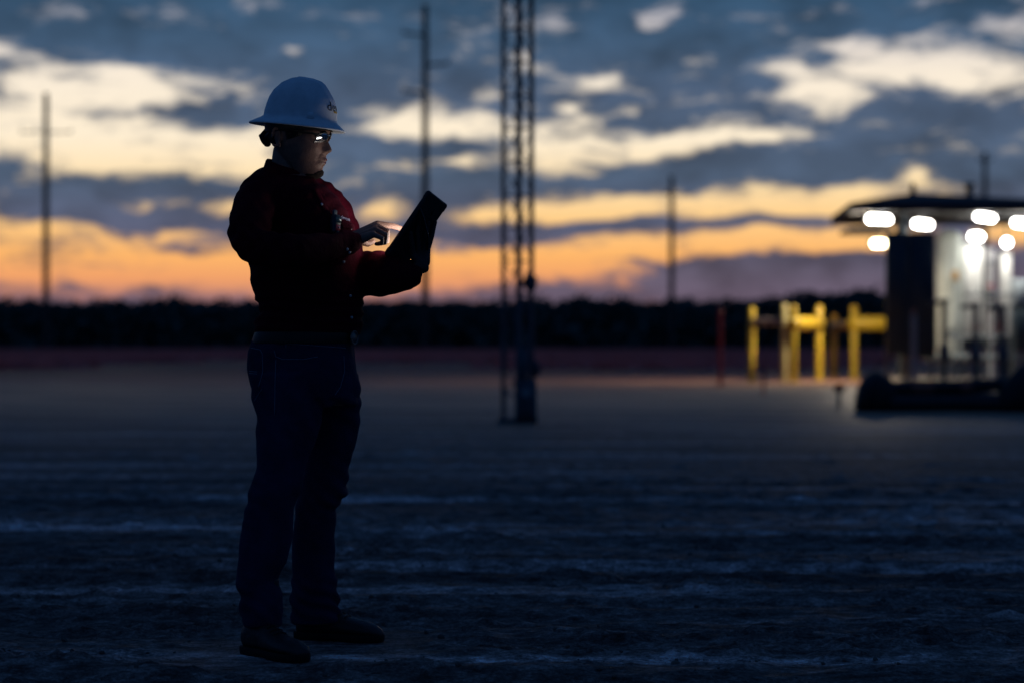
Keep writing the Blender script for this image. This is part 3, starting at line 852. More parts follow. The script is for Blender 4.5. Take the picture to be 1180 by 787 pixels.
PELV = [(383, 295, 411, .158), (395, 290, 409, .165), (406, 286, 408.5, .17), (425, 285.2, 411, .178), (443, 287.5, 415, .18), (456, 290.5, 415.5, .178), (466, 297, 412, .15)]
NLEG = [(430, 288, 370, 7.95, .095), (463, 292, 374, 7.94, .098), (480, 295, 371.5, 7.93, .098), (510, 295.6, 362, 7.91, .095), (530, 296, 356, 7.90, .09), (543, 295.5, 352, 7.89, .088), (553, 289.5, 349, 7.885, .088),
        (570, 286, 345, 7.88, .087), (586, 283, 339.5, 7.88, .085), (604, 279.5, 337.5, 7.88, .082), (616, 277.5, 336.5, 7.88, .08), (635, 275, 333.5, 7.88, .08), (649, 273, 330.5, 7.88, .078), (663, 272, 322.5, 7.88, .076),
        (669, 272, 320.5, 7.88, .074), (677, 272.5, 323, 7.88, .074), (684, 277.5, 326, 7.88, .072), (694, 275.6, 327.3, 7.88, .075), (708, 276, 327, 7.88, .075), (716, 279, 326.5, 7.88, .072), (721, 283, 325, 7.88, .066)]
FLEG = [(430, 342, 412.5, 8.16, .09), (463, 350, 416, 8.18, .095), (480, 352, 416.4, 8.19, .095), (510, 352, 411, 8.21, .09), (531, 350, 403.5, 8.23, .088), (550, 346, 400.5, 8.24, .086), (570, 343, 399, 8.25, .084),
        (580, 341.5, 391, 8.255, .082), (586, 340, 387.3, 8.26, .08), (604, 338.5, 386.7, 8.26, .078), (620, 337.5, 385.6, 8.265, .077), (634, 337, 387.6, 8.27, .077), (652, 336.4, 386.4, 8.27, .075), (662, 336, 386, 8.27, .074),
        (669, 335.5, 389, 8.27, .076), (683, 335, 390, 8.27, .076), (698, 335.2, 391.5, 8.27, .075), (710, 336, 394, 8.27, .072), (718, 337.5, 394, 8.27, .068)]
pelv_r = [hring(l, r_, y, BDIST, hd) for (y, l, r_, hd) in PELV]
nleg_r = [hring(l, r_, y, d, hd, 2.1) for (y, l, r_, d, hd) in NLEG]
fleg_r = [hring(l, r_, y, d, hd, 2.1) for (y, l, r_, d, hd) in FLEG]

# --- head, in levels from the crown to the chin
HD = 8.03; HX = 343.0
FRONT = [(98, 352), (104, 362), (112, 370), (122, 376), (135, 379.5), (148, 381.5), (154, 381.8), (158, 380.6), (162, 379.6), (166, 381.0), (170, 383.2), (174, 384.8), (176, 384.4), (178, 380.5), (180, 377.8), (182.5, 377.0), (184.5, 378.6), (186.3, 378.2),
         (187.3, 376.6), (188.6, 377.4), (190.5, 376.6), (193, 373.6), (196, 372.8), (200, 374), (203, 373.2), (205.5, 370.5), (207.5, 365)]
FBASE = [(98, 352), (104, 362), (112, 370), (122, 376), (135, 379.5), (148, 380.5), (154, 380.4), (158, 378.5), (162, 376.5), (170, 375.6), (176, 375.2), (184, 374.8), (190, 373.6), (196, 372.4), (200, 373), (203, 372), (205.5, 369.5), (207.5, 365)]
BACK = [(98, 336), (104, 322), (112, 313), (122, 308), (140, 306.5), (150, 308), (160, 311), (170, 316), (180, 325), (188, 333), (194, 341), (199, 348), (203, 353), (207.5, 358)]
HALF = [(98, .022), (104, .046), (112, .062), (122, .072), (135, .077), (150, .0765), (160, .0745), (168, .071), (176, .0645), (182, .059), (188, .052), (194, .045), (200, .036), (204, .027), (207.5, .014)]
YAW = R(-15)


def head_pt(th, y, grow=0.0):
    sc = HD / F
    half = interp(HALF, y) + grow
    b_ = (HX - interp(BACK, y)) * sc + grow; fb = (interp(FBASE, y) - HX) * sc + grow; fr = (interp(FRONT, y) - HX) * sc + grow
    ca, sa = math.cos(th), math.sin(th)
    e = 2.25
    u = (fb if ca > 0 else b_) * math.copysign(abs(ca) ** (2 / e), ca)
    v = half * math.copysign(abs(sa) ** (2 / e), sa)
    if ca > 0:
        wd = .0072 + .006 * max(0, min(1, (y - 160) / 15)) if y < 180.5 else .021
        u += (fr - fb) * math.exp(-(v / wd) ** 2)
        # eye sockets, cheekbones, hollow cheeks, mouth corners, the fold under the lip
        for s in (-1, 1):
            u -= .0105 * math.exp(-((v - s * .031) / .014) ** 2 - ((y - 161) / 4.0) ** 2)
            u += .0035 * math.exp(-((v - s * .045) / .016) ** 2 - ((y - 172) / 5.0) ** 2)
            u += .003 * math.exp(-((v - s * .028) / .014) ** 2 - ((y - 154.5) / 2.4) ** 2)
            u += .0065 * math.exp(-((v - s * .0135) / .0055) ** 2 - ((y - 175.6) / 2.2) ** 2)
            u -= .0040 * math.exp(-((v - s * .040) / .014) ** 2 - ((y - 187) / 6.0) ** 2)
            u -= .0030 * math.exp(-((v - s * .026) / .006) ** 2 - ((y - 187) / 2.5) ** 2)
            u -= .0022 * math.exp(-((v - s * (.017 + .0012 * (y - 174))) / .0035) ** 2 - ((y - 180) / 5) ** 2)
    p = Vector((u, v, 0))
    p.rotate(Matrix.Rotation(YAW, 3, 'Z'))
    c = at(HX, y, HD)
    return c + p


NT = 180
ylev = [98 + (207.5 - 98) * i / 180 for i in range(181)]
body = MB()
body.loft([[head_pt(2 * math.pi * j / NT, y) for j in range(NT)] for y in ylev])
# neck
body.loft([hring(322, 348, 160, 8.05, .045, 2.0, 40), hring(315, 351, 172, 8.06, .055, 2.0, 40), hring(313.5, 351, 182, 8.06, .058, 2.0, 40), hring(313, 351, 192, 8.06, .060, 2.0, 40), hring(310, 353, 204, 8.06, .064, 2.0, 40), hring(300, 364, 218, 8.06, .09, 2.0, 40)])


def head_frame(u, v, y):
    """a point in head space: u forward, v to the man's left, y the survey level"""
    p = Vector((u, v, 0)); p.rotate(Matrix.Rotation(YAW, 3, 'Z'))
    return at(HX, y, HD) + p


# ears
for s in (-1, 1):
    pts = []; rad = []
    for k in range(13):
        a = R(-120 + 300 * k / 12)
        eu = -.048 + .014 * math.cos(a) * (1 if k < 9 else .7); ey = 160 - 10.5 * math.sin(a) * (1 if k < 9 else .95)
        pts.append(head_frame(eu, s * (.0785 + .007 * max(0, -math.cos(a)) ), ey)); rad.append(.0042 if k else .005)
    body.tube(pts, rad, 8)
    body.tube([head_frame(-.045, s * .0745, 152), head_frame(-.046, s * .0745, 161), head_frame(-.042, s * .073, 168)], [.008, .0085, .006], 8)
    body.tube([head_frame(-.036, s * .076, 168.5), head_frame(-.036, s * .0775, 171)], [.005, .0045], 8)
    body.tube([head_frame(-.032, s * .0745, 158), head_frame(-.031, s * .0755, 163)], [.004, .0045], 8)
# eyes under the glasses (lids closed down towards the screen)
for s in (-1, 1):
    body.tube([head_frame(.0915, s * .021, 161.2), head_frame(.0925, s * .031, 160.8), head_frame(.0885, s * .041, 161.5)], [.007, .0105, .007], 10)
# body inside the clothes
body.loft(shrink(torso_r, .90)); body.loft(shrink(pelv_r, .92))
body.loft(shrink(nleg_r, .74)); body.loft(shrink(fleg_r, .74))
arm(body, R_ARM, .78); arm(body, L_ARM, .72)

# --- tablet placement, needed by both hands
e1 = Vector((.566, 0, .824)).normalized(); pdir = Vector((-.824, 0, .566)).normalized(); PSI = R(24)
nscr = (pdir * math.cos(PSI) + Vector((0, 1, 0)) * math.sin(PSI)).normalized()
e2 = nscr.cross(e1).normalized()
if e2.y < 0: e2 = -e2
TC = at(479.5, 264.6, 8.02); TL, TW, TT = .256, .158, .016


def tab(a, c, n): return TC + e1 * a + e2 * c + nscr * n


# --- right hand, pointing at the screen
wr = at(402, 280, 7.935)
K = [at(435, 258.5, 7.997), at(434.5, 261.5, 7.973), at(433, 265.5, 7.947), at(430, 270.5, 7.925)]
for k_, kk in enumerate(K):
    mid = wr.lerp(kk, .5) + Vector((0, 0, .004 - .002 * k_))
    body.tube([wr + Vector((0, (.012, .004, -.004, -.012)[k_], (.010, .004, -.004, -.010)[k_])), mid, kk], [.020, .0165, .0118], 12)
tip = at(462.0, 268.2, 8.040)
# touch the glass: bring the tip onto the screen plane
off = (tip - TC).dot(nscr); tip = tip + Vector((1, 0, 0)) * ((TT * .5 + .006 - off) / nscr.x)
body.tube([K[0], K[0].lerp(tip, .45) + Vector((0, 0, .0055)), K[0].lerp(tip, .75) + Vector((0, 0, .003)), tip], [.0112, .0096, .0084, .0062], 12)
body.tube([K[1], at(446.5, 267, 7.967), at(446, 278.5, 7.981), at(437, 281, 7.997)], [.0112, .0100, .0090, .0075], 12)
body.tube([K[2], at(445, 271, 7.940), at(444, 280, 7.955), at(435, 281.5, 7.975)], [.0108, .0097, .0086, .0072], 12)
body.tube([K[3], at(440.5, 275, 7.917), at(440, 281, 7.932), at(433.5, 281.5, 7.947)], [.0098, .0086, .0077, .0066], 12)
body.tube([at(408, 277, 7.965), at(417, 279, 7.997), at(424, 281.5, 8.020), at(430, 279, 8.035)], [.014, .0125, .0105, .0085], 12)
body.tube([wr - (K[1] - wr).normalized() * .06, wr], [.026, .024], 14, 1.15)
# --- left hand, spread behind the tablet
wl = at(474, 317, 7.97)
back_n = -TT * .5 - .011
pal = at(488, 309, 7.985)
Kl = [tab(-.034, .052, back_n - .030), tab(-.052, .034, back_n - .034), tab(-.066, .014, back_n - .034), tab(-.078, -.006, back_n - .030)]
for k_, kk in enumerate(Kl):
    body.tube([wl.lerp(pal, .15), pal.lerp(kk, .35), kk], [.024, .020, .0125], 12)
tips = [((.010, .050), (.036, .047), (.056, .044)), ((-.010, .020), (.018, .010), (.040, .004)), ((-.030, -.008), (-.008, -.024), (.012, -.034)), ((-.050, -.030), (-.034, -.046), (-.020, -.056))]
for kk, tt, r0 in zip(Kl, tips, (.0108, .0108, .0104, .0092)):
    p_ = [kk] + [tab(a, c, back_n - (.016, .006, .001)[i]) for i, (a, c) in enumerate(tt)]
    body.tube(p_, [r0 * 1.1, r0, r0 * .9, r0 * .72], 12)
body.tube([pal, tab(-.105, .035, back_n - .02), tab(-.135, .03, .004), tab(-.120, .035, TT * .5 + .007), tab(-.106, .036, TT * .5 + .008)], [.019, .015, .0115, .0105, .008], 12)

bme = remesh(body, .0024, 2, .4)
man = link_mesh('person', bme, skin_m)
# the hand behind the tablet is coloured much darker than the other skin
bme.materials.append(mat('dark_hand', (.045, .035, .034), .75, .2, bump=.3, bscale=120))
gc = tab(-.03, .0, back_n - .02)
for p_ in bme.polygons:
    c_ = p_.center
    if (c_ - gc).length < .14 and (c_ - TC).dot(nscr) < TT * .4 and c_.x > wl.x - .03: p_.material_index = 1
tag(man, 'man in white hard hat, dark maroon shirt and jeans, pointing at a tablet', 'person')

# --- shirt: torso and both sleeves, one cloth
sm_ = MB(); sm_.loft(torso_r); arm(sm_, R_ARM, n=28); arm(sm_, L_ARM, n=28)
# cuffs
for A, B_, r0 in ((R_ARM[-2], R_ARM[-1], .040), (L_ARM[-2], L_ARM[-1], .048)):
    sm_.tube([at(*A[0]), at(*B_[0])], [r0 * 1.02, r0], 24, roundcap=False)
# yoke over the near shoulder and the far one
sm_.tube([at(318, 207, 8.04), at(306, 214, 7.98), at(297, 225, 7.91)], [.05, .062, .068], 20)
sm_.tube([at(352, 213, 8.08), at(368, 224.5, 8.14), at(378, 237, 8.18)], [.04, .055, .064], 20)
sme = remesh(sm_, .0065, 5, .5)


def wrinkle(me, fn):
    nrm = [v_.normal.copy() for v_ in me.vertices]
    for v_, n_ in zip(me.vertices, nrm):
        v_.co = v_.co + n_ * fn(v_.co)
    me.update()


elbR = at(288, 284, 7.71); elbL = at(410, 314, 8.22)


def shirt_fold(p):
    q = Vector((p.x * 9 + p.z * 5, p.y * 9, p.z * 15 - p.x * 6))
    w = noise.fractal(q, .8, 2.1, 3) * .0032
    a = (p - elbR); w += .0042 * math.exp(-(a.length / .14) ** 2) * math.sin((a.z * .8 + a.x) * 125 + 3 * noise.noise(p * 9))
    a = (p - elbL); w += .0045 * math.exp(-(a.length / .15) ** 2) * math.sin((a.x * .9 - a.z * .5) * 110 + 3 * noise.noise(p * 9))
    zz = p.z
    if zz < 1.2: w += .0045 * math.exp(-((zz - 1.11) / .06) ** 2) * math.sin(zz * 170 + 5 * noise.noise(p * 5))
    if zz > 1.22: w += .002 * math.sin((p.x * .7 - p.z * .7) * 120 + 4 * noise.noise(p * 6))
    return w


wrinkle(sme, shirt_fold)
shirt = link_mesh('shirt', sme, shirt_m, man)
sb_ = surf(sme)


def onshirt(px, py_, lift=.002): return onto(sb_, px, py_, lift)


# collar: a standing band folded over on itself
ccx, ccy = 333.0, 8.06
NCOL = 56
rows = []
for (dz, gr, tipdrop) in ((0.000, .004, 0), (.036, .001, 0), (.040, .004, 0), (.036, .008, .0), (.012, .016, .012), (-.006, .021, .036)):
    row = []
    for j in range(NCOL):
        a = R(20) + (2 * math.pi - R(40)) * j / (NCOL - 1)      # open at the throat
        ax, ay = .069 + gr, .068 + gr
        x = math.cos(a) * ax; y = math.sin(a) * ay
        q = Vector((x, y, 0)); q.rotate(Matrix.Rotation(R(-24), 3, 'Z'))
        back = (1 - math.cos(a)) / 2
        front = max(0, math.cos(a)) ** 3
        c = at(ccx, 209.0, ccy)
        z = -.014 + .050 * back + dz - tipdrop * front
        row.append(c + Vector((q.x + .012 * front * (1 if dz < .02 else .4), q.y, z)))
    rows.append(row)
mbc = MB(); mbc.loft(rows, cap=False, closed=False)
co = mbc.build('collar', shirt_m, shirt, auto=False)
md = co.modifiers.new('thick', 'SOLIDIFY'); md.thickness = .002

# placket, pocket with flap, snaps
plack = [(364, 219), (372, 235), (380, 250), (388, 266), (396, 285), (401, 305), (404, 325), (405, 345), (405, 365), (404, 380)]
pl = MB(); rows = []
for i in range(len(plack) - 1):
    for k in range(4):
        t_ = k / 4; x = plack[i][0] + (plack[i + 1][0] - plack[i][0]) * t_; y = plack[i][1] + (plack[i + 1][1] - plack[i][1]) * t_
        wdt = 4.6
        row = []
        for dx, lf in ((-wdt, .0005), (-wdt + .4, .003), (wdt * .5, .003), (wdt * .5 + .4, .0005)):
            h, n = onshirt(x + dx, y, lf)
            if h is None: row = None; break
            row.append(h)
        if row and (not rows or (row[0] - rows[-1][0]).length < .05): rows.append(row)
if len(rows) > 1: pl.loft(rows, cap=False, closed=False).build('placket', shirt_m, shirt, auto=False)


def patch(name, corners, m, parent, lift, nu=8, nv=8):
    mbp = MB(); rows = []
    for i in range(nv + 1):
        row = []
        for j in range(nu + 1):
            u_, v_ = j / nu, i / nv
            x = (corners[0][0] * (1 - u_) + corners[1][0] * u_) * (1 - v_) + (corners[3][0] * (1 - u_) + corners[2][0] * u_) * v_
            y = (corners[0][1] * (1 - u_) + corners[1][1] * u_) * (1 - v_) + (corners[3][1] * (1 - u_) + corners[2][1] * u_) * v_
            edge_ = i in (0, nv) or j in (0, nu)
            h, n = onshirt(x, y, .0004 if edge_ else lift)
            if h is None: return None
            row.append(h)
        rows.append(row)
    return mbp.loft(rows, cap=False, closed=False).build(name, m, parent, auto=False)


patch('pocket', [(391, 258), (409, 262), (412, 284), (397, 284)], shirt_m, shirt, .003)
patch('pocket_flap', [(390, 255.5), (408.5, 259), (409.5, 266), (391.5, 264)], shirt_m, shirt, .006)


def snap(px, py_, r_=.0046, par=None, bvh=None):
    h, n = onto(bvh or sb_, px, py_, .002)
    if h is None: return
    MB().tube([h - n * .003, h + n * .001, h + n * .003], [r_, r_, r_ * .6], 12, roundcap=False).build('snap', snap_m, par or shirt)


for q in ((370.5, 236), (404, 264), (403.5, 341), (405, 366), (402.5, 291), (396, 302), (400, 287.5)): snap(*q)
# snap on the collar point
cbv = surf(co.data); h, n = onto(cbv, 347, 223, .003)
if h is None: h, n = onto(cbv, 350, 219, .003)
if h is not None: MB().tube([h - n * .004, h, h + n * .003], [.0055, .0055, .003], 12, roundcap=False).build('snap', snap_m, shirt)


# lettering helper
def letters(text, size):
    cu = bpy.data.curves.new('txt', 'FONT'); cu.body = text; cu.size = size; cu.align_x = 'CENTER'; cu.resolution_u = 4
    o = bpy.data.objects.new('txt', cu); COL.objects.link(o)
    dg = bpy.context.evaluated_depsgraph_get(); dg.update()
    me = bpy.data.meshes.new_from_object(o.evaluated_get(dg)); bpy.data.objects.remove(o)
    bm = bmesh.new(); bm.from_mesh(me)
    bmesh.ops.triangulate(bm, faces=bm.faces)
    bmesh.ops.subdivide_edges(bm, edges=[e for e in bm.edges if e.calc_length() > size * .12], cuts=2)
    bmesh.ops.triangulate(bm, faces=bm.faces)
    bm.to_mesh(me); bm.free(); return me


# embroidered word over the pocket flap
lm = letters('devon', .017)
for v_ in lm.vertices:
    h, n = onshirt(397.2 + v_.co.x * 250, 254.2 + v_.co.x * 90 - v_.co.y * 350, .0025)
    if h is not None: v_.co = h
emb_m = mat('lilac_thread', (.62, .60, .78), .7)
link_mesh('embroidery', lm, emb_m, shirt, smooth=False)

# --- jeans
jm = MB(); jm.loft(pelv_r); jm.loft(nleg_r); jm.loft(fleg_r)
jme = remesh(jm, .0065, 4, .5)


def jean_fold(p):
    n1 = noise.noise(p * 6); n2 = noise.noise(p * 3 + Vector((4, 1, 7)))
    w = noise.fractal(Vector((p.x * 7, p.y * 7, p.z * 9)), .8, 2, 3) * .0045
    if p.z < .34: w += .0075 * math.exp(-((p.z - .13) / .1) ** 2) * math.sin(p.z * 95 + p.x * 45 + 8 * n1) * (.5 + n2)
    w += .0050 * math.exp(-((p.z - .52) / .10) ** 2) * math.sin(p.z * 100 + p.x * 75 + 6 * n1) * (.6 + n2)
    w += .0045 * math.exp(-((p.z - .80) / .08) ** 2) * math.sin((p.z * .7 + p.x * .8) * 95 + 4 * n1)
    w += .0030 * math.sin((p.x * .9 + p.z * .25) * 70 + 7 * n2) * (.4 + n1)
    return w


wrinkle(jme, jean_fold)
jeans = link_mesh('jeans', jme, jean_m, man); jb_ = surf(jme)
stx = [[(316, 404), (318, 411), (326, 414), (350, 414), (366, 411)], [(297, 392), (330, 396), (372, 399), (398, 401)], [(289.5, 401), (300, 403), (302.5, 408), (303, 428), (298, 446)],
       [(318, 414), (317, 440), (316.5, 478)], [(287.5, 427.5), (296.5, 428.5)], [(287.5, 430), (296.5, 431)], [(330, 390), (329.5, 401)], [(396, 410), (397, 428), (392, 446), (386, 455)], [(293, 462), (302, 448)]]
sm2 = MB()
for pth in stx:
    q = strip_on(jb_, pth, .0010, .0008)
    sm2.add(q.v, q.f)
sm2.build('stitching', stitch_m, jeans, auto=False)
# far belt and buckle
belt_r = [hring(l - .8, r_ + .8, y, BDIST, hd + .006, 2.3, 72) for (y, l, r_, hd) in ((382.5, 295.2, 412, .158), (384, 294.5, 412, .160), (394, 291, 411, .166), (395.5, 291.5, 410, .165))]
belt = MB().loft(belt_r, cap=False).build('belt', belt_m, man, auto=False)
bb = surf(belt.data)
h, n = onto(bb, 406, 389, .004)
if h is not None:
    n = Vector((n.x, n.y, 0)).normalized(); tx = Vector((0, 0, 1)).cross(n)
    rot = Matrix((tx, -n, Vector((0, 0, 1)))).transposed()
    bk = MB(); bk.tube([h + tx * .026 * math.cos(a) + Vector((0, 0, .021 * math.sin(a))) + n * .003 for a in [2 * math.pi * i / 24 for i in range(25)]], .0032, 8, roundcap=False)
    bk.box(h + n * .001, (.046, .004, .036), bev=.002, rot=rot)
    bk.build('buckle', brass, belt)
for px in (310, 345, 385):
    a, n = onto(bb, px, 383, .003); c, n2 = onto(bb, px, 396, .003)
    if a is not None and c is not None: MB().tube([a, a.lerp(c, .5) + n * .002, c], .0045, 8).build('belt_loop', jean_m, jeans)


# --- boots
def boot(hpx, hd_, tpx, td, ankle_px, ankle_d):
    hl = at(hpx, 0, hd_); hl.z = 0; te = at(tpx, 0, td); te.z = 0
    dr = (te - hl); ln = dr.length; dr.normalize(); sd = Vector((-dr.y, dr.x, 0))
    up1 = MB(); rings = []
    #        t     halfwidth  top
    prof_ = [(.0, .024, .085), (.03, .034, .105), (.12, .040, .125), (.25, .041, .128), (.36, .041, .118), (.48, .043, .098), (.6, .048, .083), (.72, .052, .074), (.84, .051, .068), (.93, .043, .058), (.98, .030, .045), (1.0, .016, .034)]
    for t_, hw, top in prof_:
        c = hl + dr * ln * t_; ring = []
        for j in range(28):
            a = 2 * math.pi * j / 28; ca, sa = math.cos(a), math.sin(a)
            x = hw * math.copysign(abs(ca) ** .8, ca); z = .018 + (top - .018) * (.5 + .5 * math.copysign(abs(sa) ** .85, sa))
            ring.append(c + sd * x * (1 - .25 * max(0, sa)) + Vector((0, 0, z)))
        rings.append(ring)
    up1.loft(rings)
    # shaft
    ak = at(ankle_px, 0, ankle_d); a0 = hl + dr * ln * .19
    rings = []
    for z, r1, r2 in ((.05, .052, .040), (.10, .054, .041), (.14, .054, .043), (.19, .056, .048), (.25, .058, .052)):
        c = a0.lerp(Vector((ak.x, ak.y, 0)), min(1, z / .2)); rings.append([Vector((c.x, c.y, z)) + dr * r1 * math.cos(a) + sd * r2 * math.sin(a) for a in [2 * math.pi * j / 28 for j in range(28)]])
    up1.loft(rings)
    me = remesh(up1, .005, 3, .5)
    wrinkle(me, lambda p: .0016 * noise.fractal(p * 26, .8, 2, 3))
    bo = link_mesh('boot', me, boot_m, man)
    so = MB(); rings = []
    for z, g in ((.001, -.003), (.006, 0), (.022, .001), (.027, -.001)):
        ring = []
        side = [(t_, hw) for t_, hw, _ in prof_]
        pts = [(t_, hw + g + .002) for t_, hw in side] + [(t_, -(hw + g + .002)) for t_, hw in reversed(side)]
        for t_, w_ in pts:
            tt = -(.005 + g) / ln if t_ == 0 else (1 + (.004 + g) / ln if t_ == 1 else t_)
            arch = .010 * math.exp(-((t_ - .42) / .07) ** 2) if z < .01 else 0
            ring.append(hl + dr * ln * tt + sd * w_ + Vector((0, 0, z + arch)))
        rings.append(ring)
    so.loft(rings).build('sole', sole_m, bo)
    lac = MB()
    for k in range(5):
        t_ = .34 + .065 * k; top = interp([(a, c) for a, _, c in prof_], t_)
        c = hl + dr * ln * t_ + Vector((0, 0, top + .004))
        lac.tube([c + sd * .022 - Vector((0, 0, .006)), c + Vector((0, 0, .002)), c - sd * .022 - Vector((0, 0, .006))], .0024, 6)
    lac.build('lace', dark_pl, bo)


boot(285, 7.93, 349, 7.68, 303, 7.88)
boot(344, 8.33, 439, 8.205, 364, 8.27)

# --- hair and beard
hm = MB(); rows = []
for i in range(26):
    y = 130 + (171 - 130) * i / 25
    row = []
    for j in range(61):
        lim0 = R(64) if y < 158 else R(64) + (y - 158) / 13 * R(68)
        th = lim0 + (2 * math.pi - 2 * lim0) * j / 60
        tap = min(1, (171 - y) / 8) * min(1, min(j, 60 - j) / 3)
        g = -.002 + .008 * tap + .0014 * noise.noise(Vector((th * 18, y * .25, 0)))
        # leave the ears free
        s = min(abs(th - R(112)), abs(th - R(248)))
        if s < R(16) and 147 < y < 173: g = -.004
        row.append(head_pt(th, y, g))
    rows.append(row)
hm.loft(rows, cap=False, closed=False).build('hair', hair_m, man, auto=False)
bm_ = MB(); rows = []
for i in range(16):
    row = []
    for j in range(61):
        th = R(-95) + R(190) * j / 60
        k_ = abs(j - 30) / 30
        ytop = 195.2 + 5.5 * min(1, k_ * 2.2) ** 2; y = ytop + (207.5 - ytop) * i / 15
        e_ = min(1, i / 4) * min(1, (1 - k_) / .35)
        row.append(head_pt(th, y, -.0022 + .0040 * e_ + .0012 * noise.noise(Vector((th * 40, y * 1.3, 0)))))
    rows.append(row)
bm_.loft(rows, cap=False, closed=False).build('beard', beard_m, man, auto=False)
lp = MB(); rows = []
for i in range(9):
    y = 183.4 + 7.2 * i / 8; row = []
    for j in range(25):
        th = R(-17) + R(34) * j / 24
        e_ = min(1, min(i, 8 - i) / 2) * min(1, min(j, 24 - j) / 5)
        yy = 187.2 + (y - 187.2) * (1 - (abs(j - 12) / 12) ** 2 * .8)
        row.append(head_pt(th, yy, -.0015 + .0026 * e_ - .0022 * math.exp(-((yy - 187.2) / .5) ** 2)))
    rows.append(row)
lp.loft(rows, cap=False, closed=False).build('lips', mat('lips', (.20, .06, .06), .4, .4), man, auto=False)
for s in (-1, 1):
    MB().tube([head_pt(s * R(a), y, .001) for a, y in ((9, 155.6), (16, 154.4), (25, 154.6), (33, 156.8))], [.002, .0034, .003, .0016], 8).build('eyebrow', hair_m, man)

# --- hard hat: traced side outline, in a frame tipped forward with the brim
TIL = math.atan2(12.0, 112.0)
HO = at(342, 147.0, HD)
fw = Vector((math.cos(TIL), 0, -math.sin(TIL))); upv = Vector((math.sin(TIL), 0, math.cos(TIL)))
fw.rotate(Matrix.Rotation(YAW * .6, 3, 'Z')); upv.rotate(Matrix.Rotation(YAW * .6, 3, 'Z')); lat = upv.cross(fw).normalized()
sc = HD / F


def loc2(px, py_):
    dx, dy = (px - 342) * sc, -(py_ - 147) * sc
    return dx * math.cos(TIL) - dy * math.sin(TIL), dx * math.sin(TIL) + dy * math.cos(TIL)


fpts = [loc2(*p) for p in ((388.6, 142), (388.6, 133), (388, 125), (385.5, 117), (379.5, 106), (375.5, 100), (371, 96), (361, 92.4), (349.5, 90.2))]
bpts = [loc2(*p) for p in ((303.2, 134), (304.2, 128), (307, 119.6), (310, 112.5), (314.7, 104.8), (324.6, 95.7), (336, 91.2), (344, 90.3))]
fh = sorted((h_, u_) for u_, h_ in fpts); bh = sorted((h_, u_) for u_, h_ in bpts)
HTOP = max(fh[-1][0], bh[-1][0])
H0 = .012


def crown(th, h_):
    t_ = (h_ - H0) / (HTOP - H0)
    fu, bu = interp(fh, h_), interp(bh, h_)
    if h_ >= HTOP - 1e-5: fu = bu = (fu + bu) / 2
    c = (fu + bu) / 2 * .5 + (.004) * .5; c = (fu + bu) / 2
    ca, sa = math.cos(th), math.sin(th)
    a = (fu - bu) / 2
    wd = .098 * math.sqrt(max(0, 1 - t_ ** 2.6)) if t_ < 1 else 0
    u = c + a * ca; v = wd * sa
    # three moulded ridges running front to back
    rg = 0
    if t_ > .25:
        for off_, am in ((0, .0034), (.031, .0022), (-.031, .0022)):
            rg += am * math.exp(-((v - off_) / .007) ** 2) * min(1, (t_ - .25) * 4)
    nrm_ = Vector((ca * .6 * (1 - t_), sa * .6 * (1 - t_), .4 + t_)).normalized()
    return HO + fw * (u + nrm_.x * rg) + lat * (v + nrm_.y * rg) + upv * (h_ + nrm_.z * rg)


NH = 96
hat = MB(); rows = []
bo_u0, bo_u1 = loc2(286.5, 141.2)[0], loc2(397.8, 153.2)[0]
bc, ba, bw = (bo_u0 + bo_u1) / 2, (bo_u1 - bo_u0) / 2, .138


def brim(th, k, dz):
    ca, sa = math.cos(th), math.sin(th)
    out = Vector((bc + ba * ca, bw * sa))
    fu, bu = interp(fh, H0 + .012), interp(bh, H0 + .012)
    inn = Vector(((fu + bu) / 2 + (fu - bu) / 2 * ca, .098 * sa))
    p = inn.lerp(out, k)
    drop = -(k ** 1.15) * .024
    return HO + fw * p.x + lat * p.y + upv * (.024 + drop + dz)


TH = [2 * math.pi * j / NH for j in range(NH)]
for k, dz in ((.0, -.010), (.3, -.004), (.7, -.004), (.985, -.0035), (1.0, -.002), (1.004, .0005), (.985, .002), (.8, .001), (.45, .001), (.18, .001), (.06, .003)):
    rows.append([brim(t_, k, dz) for t_ in TH])
hl_ = [H0 + .016 + (HTOP - H0 - .016) * (1 - (1 - i / 30) ** 1.7) for i in range(31)]
for h_ in hl_: rows.append([crown(t_, h_) for t_ in TH])
hat.loft(rows)
hato = hat.build('hard_hat', hat_m, man, auto=False)
# accessory slot on the side and the suspension with its ratchet knob at the nape
hb = surf(hato.data)
h, n = onto(hb, 357.5, 133.5, .001)
if h is not None:
    tx = Vector((0, 0, 1)).cross(n).normalized(); rot = Matrix((tx, -n, (tx.cross(-n)).normalized())).transposed()
    MB().box(h, (.026, .010, .019), bev=.004, rot=rot).build('accessory_slot', hat_m, hato)
bandm = MB(); rows = []
for y in (141, 143, 150, 152.5):
    rows.append([head_pt(t_, y, .0085) for t_ in TH])
bandm.loft(rows, cap=False).build('headband', dark_pl, hato, auto=False)
kb = MB()
kb.tube([head_frame(-.103, 0, 150), head_frame(-.118, 0, 157), head_frame(-.108, 0, 165)], [.012, .017, .012], 14, 1.9)
kb.tube([head_frame(-.112, 0, 158.5), head_frame(-.126, 0, 160.5)], [.016, .020], 18, roundcap=False)
kb.tube([head_frame(-.06, .066, 152), head_frame(-.098, .03, 158), head_frame(-.106, 0, 160), head_frame(-.098, -.03, 158), head_frame(-.06, -.066, 152)], [.006, .009, .011, .009, .006], 10, 1.0)
kb.build('ratchet_knob', dark_pl, hato)
